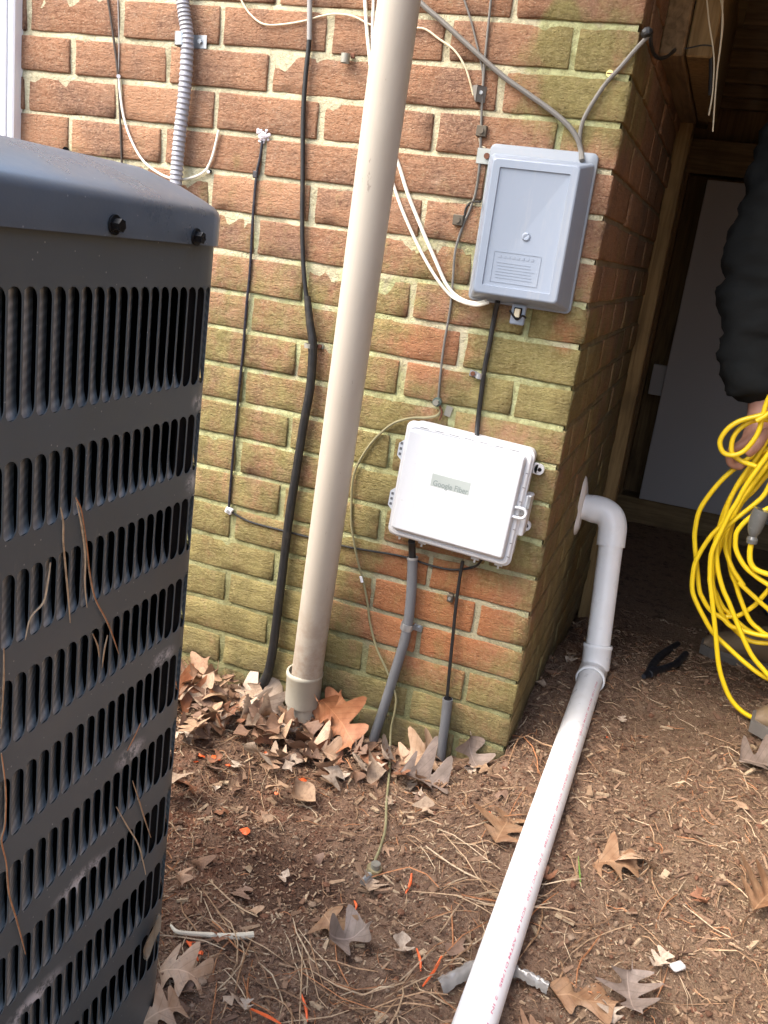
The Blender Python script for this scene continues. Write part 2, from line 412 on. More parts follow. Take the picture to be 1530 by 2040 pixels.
M['chip'] = varied('wood_chip', [(.30, .20, .125), (.24, .15, .095), (.42, .31, .20), (.19, .11, .07), (.27, .17, .11), (.15, .09, .06)], .9)
M['crumb'] = varied('soil_crumb', [(.14, .075, .045), (.10, .05, .03), (.21, .13, .08), (.16, .075, .045), (.075, .04, .026), (.27, .19, .13)], .97)
M['blue_bag'] = plain('blue_cloth', (.02, .05, .16), .8)

def leaf_mat(name, a, b, vein=None):
    s = NT(name, .6, 0, .35)
    c = s.mix(s.ramp(s.noise(45, 5, .6, vec=s.obj), .3, .7), a, b)
    c = s.mix(s.ramp(s.noise(180, 3, .6, vec=s.obj), .6, .75, 0, .5), c, tuple(x * .45 for x in a))
    sp = s.new('ShaderNodeSeparateXYZ'); s.put(sp.inputs[0], s.obj); ay = s.math('ABSOLUTE', sp.outputs[1])
    vein = s.math('SINE', s.math('MULTIPLY', s.math('SUBTRACT', sp.outputs[0], s.math('MULTIPLY', ay, .8)), 480))
    c = s.mix(s.math('MULTIPLY', s.ramp(vein, .86, .98), .35), c, tuple(x * .6 for x in a))
    c = s.mix(s.ramp(ay, .0012, .0004, 0, .6), c, tuple(min(1, x * 1.35) for x in b))
    c = s.mix(s.ramp(s.noise(24, 5, .7, vec=s.obj), .55, .7, 0, .5), c, (.13, .085, .06))
    s.col(c); s.bump(s.noise(140, 4, .6, vec=s.obj), .8, .001); return s.m
LEAF = [leaf_mat('oak_leaf_tan', (.36, .22, .13), (.48, .33, .22)), leaf_mat('oak_leaf_russet', (.24, .085, .035), (.34, .15, .07)),
        leaf_mat('oak_leaf_pale', (.36, .27, .20), (.46, .36, .28)), leaf_mat('oak_leaf_grey', (.16, .12, .095), (.25, .19, .155)), leaf_mat('oak_leaf_brown', (.20, .10, .05), (.30, .18, .10))]
M['leaf_litter'] = varied('leaf_litter', [(.34, .21, .13), (.24, .105, .055), (.40, .29, .20), (.18, .10, .06), (.38, .245, .15), (.28, .16, .095), (.46, .36, .27), (.21, .13, .09)], .7, .001, .3)

# ------------------------------------------------------------------ ground
def sstep(a, b, x):
    t = min(1, max(0, (x - a) / (b - a))); return t * t * (3 - 2 * t)
def gbase(x, y):
    z = 0.
    lf = 1 - sstep(-.12, .06, x)
    if y < -.02: z -= (.075 - .035 * lf) * min(1.6, (-.02 - y))
    z -= .042 * lf + .026 * math.exp(-(((x + .30) / .17) ** 2)) * (1 - sstep(-.25, -.6, y))
    z += .010 * sstep(.0, .3, y) * (1 - sstep(.3, .6, y))
    z -= .115 * sstep(.4, 1.15, y)
    return z
def gz(x, y):
    z = gbase(x, y)
    near = 1 - sstep(1.2, 2.5, math.hypot(x + .1, y + .1))
    v = Vector((x, y, 0))
    z += near * (.012 * noise.fractal(v * 6, 1., 2., 3) + .010 * noise.noise(v * 21) + .0045 * noise.noise(v * 60) + .0025 * noise.noise(v * 130))
    z -= .030 * math.exp(-(((x + .16) / .10) ** 2 + ((y + .44) / .07) ** 2))
    z += .012 * math.exp(-(((x + .62) / .2) ** 2 + ((y + .10) / .08) ** 2))
    return z
def gp(u, v):
    q = P(u, v, 2, -.02)
    for _ in range(4): q = P(u, v, 2, gbase(q.x, q.y))
    return q
def gpt(u, v, h):
    q = gp(u, v)
    for _ in range(6): q = P(u, v, 2, gz(q.x, q.y) + h)
    return q
def axis(fine0, fine1, st, outs):
    a = list(np.arange(fine0, fine1, st)); lo = []; hi = []; d = st
    x = fine0
    while x > -outs: d *= 1.35; x -= d; lo.append(x)
    x = a[-1]; d = st
    while x < outs: d *= 1.35; x += d; hi.append(x)
    return list(reversed(lo)) + a + hi
def build_ground():
    xs = axis(-.85, .85, .0075, 40); ys = axis(-.95, .62, .0075, 40)
    nx = len(xs)
    V = [(x, y, gz(x, y)) for y in ys for x in xs]
    Fc = [(j * nx + i, j * nx + i + 1, (j + 1) * nx + i + 1, (j + 1) * nx + i) for j in range(len(ys) - 1) for i in range(nx - 1)]
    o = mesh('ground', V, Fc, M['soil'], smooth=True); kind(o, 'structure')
build_ground()

# ------------------------------------------------------------------ brick wall
CH = .0677927; JZ = lambda k: (18 - k) * CH
wall = empty('brick_wall', 'red brick house wall with pale mortar and green algae, cables and boxes on its face', 'wall')
def brick_mesh(name, dx, dy, dz, seed):
    r = random.Random(seed); V = []; Fc = []; idx = {}
    N = [round(dx / .021) + 2, round(dy / .021) + 2, 5]; D = (dx, dy, dz)
    off = Vector((seed * 3.7, seed * 1.3, seed * 2.1)); bv = .0021
    def vert(i, j, k):
        if (i, j, k) in idx: return idx[(i, j, k)]
        p = []
        for a, n, dd in zip((i, j, k), N, D): p.append(0 if a == 0 else 1 if a == n else bv * 1.05 / dd + (1 - 2.1 * bv / dd) * (a - 1) / (n - 2))
        q = Vector([(p[t] - .5) * D[t] for t in range(3)])
        inner = Vector([max(-D[t] / 2 + bv, min(D[t] / 2 - bv, q[t])) for t in range(3)]); d = q - inner
        ne = sum(1 for t in range(3) if abs(d[t]) > 1e-6)
        if d.length > bv: q = inner + d.normalized() * bv * (.93 if ne > 1 else 1)
        w_ = noise.noise_vector(q * 26 + off) * .0014 + noise.noise_vector(q * 110 + off) * .0010
        if ne > 1: q -= d.normalized() * max(0, noise.noise(q * 55 + off * 2) - .20) * .007
        idx[(i, j, k)] = len(V); V.append(q + w_); return idx[(i, j, k)]
    for ax in range(3):
        o = [t for t in range(3) if t != ax]
        for side in (0, N[ax]):
            for a in range(N[o[0]]):
                for b in range(N[o[1]]):
                    f = []
                    for p, q in ((0, 0), (1, 0), (1, 1), (0, 1)):
                        c = [0, 0, 0]; c[ax] = side; c[o[0]] = a + p; c[o[1]] = b + q; f.append(vert(*c))
                    if (side > 0) == (ax == 1): f.reverse()
                    Fc.append(f)
    me = bpy.data.meshes.new(name); me.from_pydata([tuple(v) for v in V], [], Fc); me.update()
    me.polygons.foreach_set('use_smooth', [True] * len(me.polygons))
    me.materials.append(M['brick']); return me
BH = CH - .0088
MS = [brick_mesh('brick', .1925, .09, BH, i) for i in range(8)]           # stretcher along x
MH = [brick_mesh('brick', .0905, .1925, BH, 20 + i) for i in range(6)]    # header seen from the front, runs along y
MT = [brick_mesh('brick', .09, .1925, BH, 40 + i) for i in range(8)]      # stretcher along y
nb = 0
def put_brick(me, x, y, z):
    global nb
    o = link('brick', me, wall, (x, y, z)); o.rotation_euler = (rnd.uniform(-.006, .006), rnd.uniform(-.006, .006), rnd.uniform(-.006, .006)); nb += 1
def jit(a=.0012): return rnd.uniform(-a, a)
for c in range(-3, 19):
    zc = (JZ(c) + JZ(c + 1)) / 2
    ev = c % 2 == 0
    if ev:
        put_brick(rnd.choice(MH), -.0905 / 2, .1925 / 2, zc); jx0, jy0 = -.096, .198
    else:
        put_brick(rnd.choice(MS), -.1925 / 2, .045, zc); jx0, jy0 = -.198, .096
    n = 0
    while jx0 - .2035 * n > -1.22:
        xr = jx0 - .2035 * n - .005
        put_brick(rnd.choice(MS), xr - .09625 + jit(.002), .045 + jit(.0018), zc + jit()); n += 1
    n = 0
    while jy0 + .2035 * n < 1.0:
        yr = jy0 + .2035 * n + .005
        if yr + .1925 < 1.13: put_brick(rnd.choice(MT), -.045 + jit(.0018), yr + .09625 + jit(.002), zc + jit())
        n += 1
def mortar():
    zs = []
    for k in range(-3, 20):
        z = JZ(k); zs += [(z + .0050, .0048), (z + .0016, .0030), (z - .0044, .0014), (z - .0054, .0012)]
    zs.sort(key=lambda a: a[0])
    b = MB(); xs = np.arange(-1.4, -.004, .018); n = len(xs) + 1
    V = []
    for z, d in zs:
        for x in list(xs) + [-.005]:
            dd = max(d + .0022 * noise.noise(Vector((x * 22, z * 30, 3))) + .0014 * noise.noise(Vector((x * 90, z * 90, 9))), .0004)
            V.append((x, dd, z + .0012 * noise.noise(Vector((x * 25, z * 9, 5)))))
    Fc = [(j * n + i, j * n + i + 1, (j + 1) * n + i + 1, (j + 1) * n + i) for j in range(len(zs) - 1) for i in range(n - 1)]
    b.add(V, Fc)
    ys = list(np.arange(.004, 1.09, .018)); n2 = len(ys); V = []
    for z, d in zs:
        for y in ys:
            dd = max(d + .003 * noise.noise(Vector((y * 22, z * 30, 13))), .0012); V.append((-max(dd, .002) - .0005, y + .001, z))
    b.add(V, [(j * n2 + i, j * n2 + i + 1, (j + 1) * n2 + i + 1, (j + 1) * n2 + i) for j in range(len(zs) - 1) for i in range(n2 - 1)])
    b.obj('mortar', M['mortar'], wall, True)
    k = MB().box((-1.4, .012, -.25), (-.012, .11, 1.42)); k.box((-.1, .11, -.25), (-.012, 1.09, 1.42))
    k.obj('backing', M['mortar'], wall)
mortar()
# white trim of the opening at the left
t = empty('window_trim', 'white painted vertical trim at the left end of the brick wall, above the condenser', 'trim', loc=(0, 0, 0))
xa = W(28, 150, .02).x
MB().box((xa - .12, -.022, .62), (xa, .03, 1.5), bev=.003).obj('casing', M['white_trim'], t)
MB().box((xa - .035, -.027, .62), (xa - .014, -.0215, 1.5), bev=.002).obj('bead', M['white_trim'], t)
# round hole in a joint
o = mesh('drill_hole', *tube([W(131, 299, .004), W(131, 299, -.002)], .006, 14, True, 0), M['core'], wall)
o = mesh('drill_hole', *tube([W(418, 341, .004), W(418, 341, -.002)], .0035, 12, True, 0), M['core'], wall)

# ------------------------------------------------------------------ under the deck: posts, beam, back wall, ceiling
t = empty('door_post', 'narrow golden wooden post at the far end of the side brick wall', 'post')
MB().box((-.004, 1.062, -.2), (.034, 1.15, 1.30), bev=.002).obj('post_board', M['wood_beam'], t)
MB().box((-.09, 1.10, -.2), (-.006, 1.19, 1.30), bev=.002).obj('post_stud', M['wood_dark'], t)
t = empty('header_beam', 'rough wooden beam end above the side brick wall in the top right', 'beam')
MB().box((-.002, .30, 1.246), (.040, 1.06, 1.475), bev=.003).obj('beam_ply', M['wood_beam_y'], t)
MB().box((.042, .33, 1.252), (.088, 1.06, 1.475), bev=.003).obj('beam_ply', M['wood_beam'], t)
MB().box((.006, .0, 1.40), (.036, .298, 1.475), bev=.003).obj('beam_block', M['wood_beam_y'], t)
BY = 2.3
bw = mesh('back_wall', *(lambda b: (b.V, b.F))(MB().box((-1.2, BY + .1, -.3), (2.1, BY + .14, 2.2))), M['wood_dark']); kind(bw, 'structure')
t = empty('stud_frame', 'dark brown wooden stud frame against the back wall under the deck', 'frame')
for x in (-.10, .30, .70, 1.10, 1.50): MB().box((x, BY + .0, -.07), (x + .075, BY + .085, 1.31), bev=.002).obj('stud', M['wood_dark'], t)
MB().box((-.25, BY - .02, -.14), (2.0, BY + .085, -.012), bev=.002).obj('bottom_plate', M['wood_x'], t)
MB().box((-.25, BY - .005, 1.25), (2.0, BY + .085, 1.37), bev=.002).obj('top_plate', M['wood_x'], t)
o = mesh('white_board', *(lambda b: (b.V, b.F))(MB().box((.048, BY - .055, -.004), (.80, BY - .037, 1.228), bev=.002)), M['board_white'])
tag(o, 'large dull white board leaning against the wooden frame in the dark opening', 'board')
o = mesh('board_scrap', *(lambda b: (b.V, b.F))(MB().box((-.004, BY - .034, .415), (.075, BY - .022, .535), bev=.002)), M['board_white'])
tag(o, 'small pale board scrap fixed to the stud beside the large white board', 'board scrap')
# unseen walls around the space under the deck, two added to block light
k = MB().box((1.75, -2.2, -.3), (1.85, 2.45, 2.6)).obj('side_light_blocker', M['wood_dark']); kind(k, 'structure')  # added out of view, run past the deck to cut sky light from the right
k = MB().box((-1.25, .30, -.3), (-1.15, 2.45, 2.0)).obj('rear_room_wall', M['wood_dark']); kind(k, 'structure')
k = MB().box((.98, .62, -.3), (1.75, .72, 1.5)).obj('front_light_blocker', M['wood_dark']); kind(k, 'structure')  # added out of view to keep the space under the deck dark
t = empty('deck', 'dark wooden deck boards and joists roofing the space right of the brick corner', 'deck')
for i in range(11):
    y = -.12 + i * .24
    MB().box((-.1 if y > 1.15 else .10, y, 1.48), (1.74, y + .038, 1.62), bev=.002).obj('joist', M['wood_x'], t)
for i in range(15):
    x = -.42 + i * .142
    MB().box((x, -.58 if x > .1 else -.30, 1.622), (x + .136, 2.5, 1.66), bev=.003).obj('deck_board', M['wood_beam_y'], t)
MB().box((-1.25, .06, 1.42), (-.0, 2.5, 1.56)).obj('floor_slab', M['wood_x'], t)

# ------------------------------------------------------------------ air conditioner
TH = R(-3); E1 = Vector((math.sin(TH), math.cos(TH), 0)); E2 = Vector((-math.cos(TH), math.sin(TH), 0))   # along the face to the rear, and inwards
A0 = Vector((-.265, -.745, 0)); RC = .05; SA = -.001; SZ = .76
ACC = A0 + E1 * (SA + RC)            # extended corner
def face(s):                         # arc length -> point and outward normal, s=0 at the silhouette
    if s <= SA: return A0 + E1 * s, -E2, E1
    L = RC * math.pi / 2
    if s <= SA + L:
        a = (s - SA) / RC; c = A0 + E1 * SA + E2 * RC
        nrm = -E2 * math.cos(a) + E1 * math.sin(a); return c + nrm * RC, nrm, E1 * math.cos(a) + E2 * math.sin(a)
    c = A0 + E1 * (SA + RC) + E2 * (RC + (s - SA - L)); return c, E1, E2
ac = empty('air_conditioner', 'dark grey outdoor air conditioner with louvered sides and pine needles stuck in it', 'air conditioner')
PT = .0167
ROWS = [(.714, .811)] + [(.6245 - .0868 * i, .6878 - .0868 * i) for i in range(8)]
S0 = -.745
NC = int((.16 - S0) / PT)
SOFF = -.0055                         # phase of the slots
def build_ac():
    b = MB()
    def fp(s, z, d=0): p, n, tt = face(s); q = p + n * d; return Vector((q.x, q.y, z))
    edges = [S0 + SOFF + i * PT for i in range(NC + 1)]
    w_ = PT; a0 = .0009; a1 = PT - .0009
    # outline of one opening (u, v from the bottom), anticlockwise
    def outline(H):
        o = []; c = []
        rx = .0085; ryb = .011; ryt = .009
        o.append((a0, .006)); c.append((0, 0)); o.append((a0 + .0015, .0035)); c.append((a0 + .0015, 0)); o.append((a0 + .0035, .0025)); c.append((a0 + .0035, 0))
        for i in range(6):
            t_ = i / 5 * math.pi / 2; o.append((a1 - rx + rx * math.sin(t_), .0022 + ryb * (1 - math.cos(t_))))
            c.append((a1 - rx + (rx + PT - a1) * min(1, i / 3), 0) if i <= 3 else (PT, .0022 + ryb * ((i - 3) / 2)))
        for i in range(6):
            t_ = i / 5 * math.pi / 2; o.append((a1 - rx + rx * math.cos(t_), H - .001 - ryt + ryt * math.sin(t_)))
            c.append((PT, H - ryt + ryt * i / 2) if i <= 2 else (PT - (rx + PT - a1) * (i - 2) / 3, H))
        o.append((a0 + .004, H - .001)); c.append((a0 + .004, H)); o.append((a0, H - .0035)); c.append((0, H))
        return o, c
    for z0, z1 in ROWS:
        H = z1 - z0; o, c = outline(H); n = len(o)
        for e in edges[:-1]:
            V = [fp(e + u, z0 + v) for u, v in o] + [fp(e + u, z0 + v) for u, v in c] + [fp(e + u, z0 + v, -.0007) for u, v in o]
            Fc = [(n + i, n + (i + 1) % n, (i + 1) % n, i) for i in range(n)]
            Fc += [(i, (i + 1) % n, 2 * n + (i + 1) % n, 2 * n + i) for i in range(n)]
            b.add(V, Fc)
    bands = []
    prev = .853
    for z0, z1 in ROWS: bands.append((z1, prev)); prev = z0
    bands.append((-.075, prev))
    for z0, z1 in bands:
        V = [fp(e, z) for z in (z0, z1) for e in edges]; n = len(edges)
        b.add(V, [(i, i + 1, n + i + 1, n + i) for i in range(n - 1)])
    # plain remaining sides
    e = edges[-1]; q0 = fp(e, 0); n1 = ACC + E2 * SZ + Vector((0, 0, 0)); n2 = n1 - E1 * SZ; q3 = fp(edges[0], 0)
    L = [q0, n1, n2, q3]
    for i in range(3):
        a, c_ = L[i], L[i + 1]
        b.add([(a.x, a.y, -.075), (c_.x, c_.y, -.075), (c_.x, c_.y, .853), (a.x, a.y, .853)], [(0, 1, 2, 3)])
    ob = b.obj('cabinet', M['ac'], ac); sm(ob, 50)
    # core behind the louvres
    k = MB(); c0 = [ACC + E2 * .034 - E1 * .016, ACC + E2 * (SZ - .03) - E1 * .016, ACC + E2 * (SZ - .03) - E1 * (SZ - .03), ACC + E2 * .034 - E1 * (SZ - .03)]
    V = [(q.x, q.y, z) for z in (-.07, .85) for q in c0]; k.add(V, [(0, 1, 5, 4), (1, 2, 6, 5), (2, 3, 7, 6), (3, 0, 4, 7), (4, 5, 6, 7)]); k.obj('coil', M['core'], ac)
    V = [fp(s_, z, -.0045) for z in (-.07, .85) for s_ in np.arange(-.03, .24, .01)]; n = len(V) // 2
    mesh('corner_liner', V, [(i, i + 1, n + i + 1, n + i) for i in range(n - 1)], M['core'], ac)
    # blades: one scoop per opening
    def blade(H):
        V = []; LL, DD = 1.95 * PT, 1.02 * PT
        rows = [(.0025, 0.16), (.006, .45), (.011, .75), (.017, .93), (.024, 1.), (H * .5, 1.), (H - .001, 1.)]
        for v, k_ in rows:
            for j in range(4):
                f = j / 3
                uu = a0 + f * (LL * k_ + (1 - k_) * (a1 - a0) * .9); dd = -.0003 - f * DD * k_
                V.append((uu, dd, v))
        Fc = [(r * 4 + j, r * 4 + j + 1, (r + 1) * 4 + j + 1, (r + 1) * 4 + j) for r in range(len(rows) - 1) for j in range(3)]
        return V, Fc
    mes = {}
    rest = MB()
    for ri, (z0, z1) in enumerate(ROWS):
        H = z1 - z0; key = round(H, 4)
        if key not in mes:
            V, Fc = blade(H); me = bpy.data.meshes.new('louver_blade'); me.from_pydata(V, [], Fc); me.update(); me.materials.append(M['blade'])
            me.polygons.foreach_set('use_smooth', [True] * len(me.polygons)); mes[key] = me
            me = me.copy(); mes[-key] = me
            for v_ in me.vertices: v_.co.x *= .12; v_.co.y *= .12
        for e in edges[:-1]:
            p_, nn, tt = face(e + PT * .5); base = fp(e, z0)
            if -.36 < e < .045:
                p0 = fp(e, z0); p1 = fp(e + PT, z0); tt = (p1 - p0).normalized(); nn = Vector((tt.y, -tt.x, 0))
                if nn.dot(face(e + PT * .5)[1]) < 0: nn = -nn
                ob = link('louver_blade', mes[key if e < -.034 else -key], ac)
                Mx = Matrix((tt, nn, Vector((0, 0, 1)))).transposed().to_4x4(); Mx.translation = p0; ob.matrix_local = Mx
            else:
                V, Fc = blade(H)
                kk = .10 if e > 0 else 1.; rest.add([fp(e, z0) + tt * u * kk + nn * d * kk + Vector((0, 0, v)) for u, d, v in V], Fc)
    kind(rest.obj('louver_blades', M['blade'], ac, True), 'stuff')
    # cap
    prof = [(-.0045, .8485), (-.0045, .874), (-.003, .879), (.002, .8835), (.012, .8885), (.034, .8985), (.052, .906), (.062, .9095), (.075, .9105), (.30, .9105)]
    V = []; ring = []
    for ins, z in prof:
        r = max(RC + .002 - ins, .02) if ins < .1 else .26; size = SZ; pts = []
        C = ACC - E1 * SZ / 2 + E2 * SZ / 2; h = SZ / 2 - ins
        for qx, qy, a_s in ((1, -1, -90), (1, 1, 0), (-1, 1, 90), (-1, -1, 180)):
            for k_ in range(9):
                a = R(a_s + k_ * 90 / 8); hh = max(h - r, .001)
                pts.append(C + E1 * (qx * hh + r * math.cos(a)) + E2 * (qy * hh + r * math.sin(a)))
        V += [(q.x, q.y, z) for q in pts]
    n = 36
    Fc = [(j * n + i, j * n + (i + 1) % n, (j + 1) * n + (i + 1) % n, (j + 1) * n + i) for j in range(len(prof) - 1) for i in range(n)]
    cp = mesh('top_cap', V, Fc, M['cap'], ac); sm(cp, 55)
    C = ACC - E1 * SZ / 2 + E2 * SZ / 2
    g = MB()
    for r in [.03 + .0165 * i for i in range(15)]:
        pts = [C + Vector((math.cos(a) * r, math.sin(a) * r, .914 + .012 * (1 - r / .27))) for a in np.linspace(0, 2 * math.pi, 37)]
        g.tube(pts, .0016, 5, False, 0)
    for a in np.linspace(0, 2 * math.pi, 13)[:-1]:
        g.tube([C + Vector((0, 0, .9255)), C + Vector((math.cos(a) * .27, math.sin(a) * .27, .9130))], .002, 5, True, 0)
    g.obj('fan_grille', M['black_steel'], ac)
    for (u, v) in ((214, 452), (379, 472)):
        d = ray(u, v); tt_ = ((A0 - CAMP).dot(E2)) / d.dot(E2); q = CAMP + d * tt_; q = q - E2 * .005
        g = MB(); a = q; g.cyl(a, a - E2 * .0022, .0078, 14); g.cyl(a - E2 * .0022, a - E2 * .008, .0052, 6)
        sm(g.obj('screw', M['black_steel'], ac), 30)
    MB().box((-.02, -.02, 0), (SZ + .02, SZ + .02, .05), Matrix.Translation(Vector((ACC.x + .0, ACC.y, -.13))) @ Matrix((E2, -E1, Vector((0, 0, 1)))).transposed().to_4x4(), .006).obj('base_pad', M['grey_plastic'], ac)
build_ac()
pv_ = A0 + Vector((0, 0, .82)); ac.matrix_world = Matrix.Translation(pv_) @ Matrix.Rotation(R(.8), 4, E2) @ Matrix.Translation(-pv_)
def facept(u, v, off=.002):
    d = ray(u, v); tt_ = ((A0 - CAMP).dot(E2)) / d.dot(E2); return CAMP + d * tt_ - E2 * off

# ------------------------------------------------------------------ cables and pipes on the wall
def cable(name, px, r, m, label, cat='cable', off=None, n=8, group=None, sub=6, end=None):
    pts = []
    for i, q in enumerate(px):
        o_ = q[2] if len(q) > 2 else (off if off is not None else r + .001)
        pts.append(W(q[0], q[1], o_))
    if end: pts += [Vector(e) for e in end]
    ob = tubeo(name, pts, r, m, None, n, sub); tag(ob, label, cat, group); return ob
def ext(q0, q1, z=1.42):     # carry a cable on past the top of the frame
    return (q0[0] + (q0[0] - q1[0]) * 1.0, q0[1] + (q0[1] - q1[1]) * 1.0)

cable('cable', [(200, -70), (215, 0), (226, 75), (235, 150), (238, 210), (241, 280), (243, 350), (243, 430)], .0021, M['brown_cable'], 'thin dark brown cable running down behind the condenser, left of the corrugated conduit')
cable('wire', [(234, -70), (235, 0), (237, 80), (236, 150)], .0011, M['lgrey_cable'], 'hair-thin grey wire beside the thin brown cable at top left', 'wire')
c = cable('cable', [(237, 152), (240, 190), (247, 235), (262, 280), (285, 320), (318, 346), (350, 357), (382, 354), (408, 341), (422, 315), (430, 285), (436, 259)], .0022, M['white_cable'], 'white cable hanging in a loop behind the corrugated conduit', off=.005)
b = MB().cyl(W(236, 152, .001), W(236, 152, .009), .0036, 10); o = b.obj('cable_clip', M['white_trim']); tag(o, 'tiny white nail clip where the thin brown cable meets the white loop', 'clip')
b = MB().cyl(W(415, 342, .001), W(415, 342, .008), .003, 10); o = b.obj('cable_clip', M['white_trim']); tag(o, 'small white nail clip low on the right of the white cable loop', 'clip')
# corrugated conduit with strap
rg = lambda i: 1 + .085 * math.sin(i * math.pi / 1.5)
cp = [(362, -90), (364, 0), (373, 80), (368, 180), (357, 280), (350, 370), (343, 470)]
t = empty('flexible_conduit', 'grey corrugated flexible conduit running down to the condenser at upper left', 'conduit')
tubeo('corrugated_pipe', [W(u, v, .017) for u, v in cp], .0112, M['flex'], t, 14, 28, rg)
def strap(name, u, v, r, off, w, tabdir, m, parent, tab=.022, scr=M['zinc'], ang=0):
    """half-round pipe strap: a band over the pipe and one flat tab with a screw"""
    q = W(u, v, 0); Mx = Matrix.Translation(q) @ Matrix.Rotation(ang, 4, 'Y'); b = MB(); n = 12; V = []
    prof = [(-r - .0015, -.0005)] + [(-(r + .0012) * math.cos(a), -off - (r + .0012) * math.sin(a)) for a in np.linspace(0, math.pi, n)] + [(r + .0015, -.002), (r + tab, -.002)]
    prof2 = [(-r + .0005, -.0005)] + [(-(r - .0004) * math.cos(a), -off - (r - .0004) * math.sin(a)) for a in np.linspace(0, math.pi, n)] + [(r + .0002, -.0005), (r + tab, -.0005)]
    if tabdir < 0: prof = [(-x, y) for x, y in prof]; prof2 = [(-x, y) for x, y in prof2]
    k = len(prof)
    for z in (-w / 2, w / 2):
        V += [Mx @ Vector((x, y, z)) for x, y in prof] + [Mx @ Vector((x, y, z)) for x, y in prof2]
    Fc = []
    for i in range(k - 1):
        Fc += [(i, i + 1, 2 * k + i + 1, 2 * k + i), (k + i, 3 * k + i, 3 * k + i + 1, k + i + 1), (i, k + i, k + i + 1, i + 1), (2 * k + i, 2 * k + i + 1, 3 * k + i + 1, 3 * k + i)]
    Fc += [(0, 2 * k, 3 * k, k), (k - 1, 2 * k - 1, 4 * k - 1, 3 * k - 1)]
    b.add(V, Fc); o = b.obj(name, m, parent); sm(o, 45)
    s_ = MB(); c0 = Mx @ Vector((tabdir * (r + tab * .55), -.002, 0)); c1 = Mx @ Vector((tabdir * (r + tab * .55), -.0065, 0))
    s_.cyl(c0, c1, .0042, 6); sm(s_.obj('screw', scr, o if parent is None else parent), 30)
    return o
strap('pipe_strap', 374, 83, .0125, .016, .021, 1, M['zinc'], t, .026, ang=R(-2))
# black lower-voltage cable hanging from a foam patch
cable('cable', [(523, 280), (518, 315), (511, 350), (504, 430), (498, 540), (492, 600), (484, 700), (474, 800), (464, 910), (456, 1010)], .0026, M['rubber_blue'], 'thin black cable dropping from the foam plug, left of the thick black cable')
def foam():
    V, Fc = [], []; b = MB(); q = W(523, 270, .004)
    for i in range(60):
        a = rnd.uniform(0, 6.28); r_ = min(.012, abs(rnd.gauss(0, .007))); s_ = rnd.uniform(.0015, .0045)
        c0 = q + Vector((math.cos(a) * r_, rnd.uniform(-.002, .003), math.sin(a) * r_ * .9))
        pts = []; n = 8
        for j in range(5):
            th = math.pi * j / 4
            for k in range(n): pts.append(c0 + Vector((math.sin(th) * math.cos(2 * math.pi * k / n), .6 * math.cos(th), math.sin(th) * math.sin(2 * math.pi * k / n))) * s_)
        b.add(pts, [(j * n + k, j * n + (k + 1) % n, (j + 1) * n + (k + 1) % n, (j + 1) * n + k) for j in range(4) for k in range(n)])
    tag(b.obj('foam_plug', M['foam'], None, True), 'whitish blob of sealing foam on the bricks where the thin black cable starts', 'foam plug')
foam()
cable('cable', [(459, 1018), (475, 1028), (500, 1040), (555, 1055), (640, 1076), (700, 1091), (800, 1108), (860, 1127), (905, 1135), (945, 1129), (962, 1112, .02), (968, 1095, .04)], .0021, M['rubber'], 'thin black cable crossing behind the pipe and sagging under the white box')
def clip(name, u, v, sx, sz, d, m, label, scr=None, lug=True, ang=0, cat='clip'):
    q = W(u, v, 0); Mx = Matrix.Translation(q) @ Matrix.Rotation(ang, 4, 'Y')
    t_ = empty(name, label, cat)
    MB().box((-sx, -d, -sz), (sx, -.0004, sz), Mx, .0012).obj('body', m, t_)
    if scr:
        s_ = MB().cyl(Mx @ Vector((0, -d + .0005, 0)), Mx @ Vector((0, -d - .003, 0)), min(sx, sz) * .55, 8); sm(s_.obj('screw', scr, t_), 30)
    return t_
clip('cable_clip', 459, 1016, .007, .006, .009, M['white_trim'], 'small white clip at the bottom end of the thin black vertical cable', M['zinc'], ang=.3)
clip('cable_clip', 511, 348, .0045, .006, .007, M['rubber_blue'], 'small black clip on the thin black cable just below the foam', None)
# thick black cable
px = [(617, -80), (617, 0), (616, 78), (609, 150), (604, 230), (603, 350), (602, 450), (605, 540), (611, 595)]
t = empty('thick_cable', 'thick black cable with a taped lower sleeve, left of the beige pipe', 'cable')
tubeo('cable_jacket', [W(u, v, .007) for u, v in px], .0042, M['rubber'], t, 10)
tubeo('bare_section', [W(617, -80, .0075), W(617, 0, .0075), W(616.5, 80, .0075)], .0045, M['lgrey_cable'], t, 10)
px = [(612, 590), (617, 640), (623, 690), (618, 770), (604, 850), (590, 940), (576, 1030), (564, 1130), (554, 1210), (544, 1290), (534, 1340), (522, 1368), (513, 1395), (508, 1430)]
rr = [.006, .0072, .0082, .0082, .0080, .0082, .0084, .0084, .0088, .0088, .0090, .0115, .013, .012]
tubeo('sleeve', [W(u, v, .012) for u, v in px], rr, M['rubber'], t, 12, 10, lambda i: 1 + .02 * math.sin(i * 1.9))
tag(strap('pipe_strap', 622, 688, .0088, .011, .008, 1, M['zinc_old'], None, .014, M['rust'], ang=R(-3)), 'small old metal strap holding the thick black cable', 'strap')
# loose clip
t = clip('pipe_clip', 704, 112, .004, .004, .004, M['rust'], 'small empty grey half clip with a rusty screw, left of the beige pipe top')
V, Fc = tube([W(688, 116, .010) + Vector((0, 0, -.007)), W(688, 116, .010) + Vector((0, 0, .007))], .0075, 14, False, 0)
sm(mesh('saddle', V, Fc, M['zinc_old'], t))
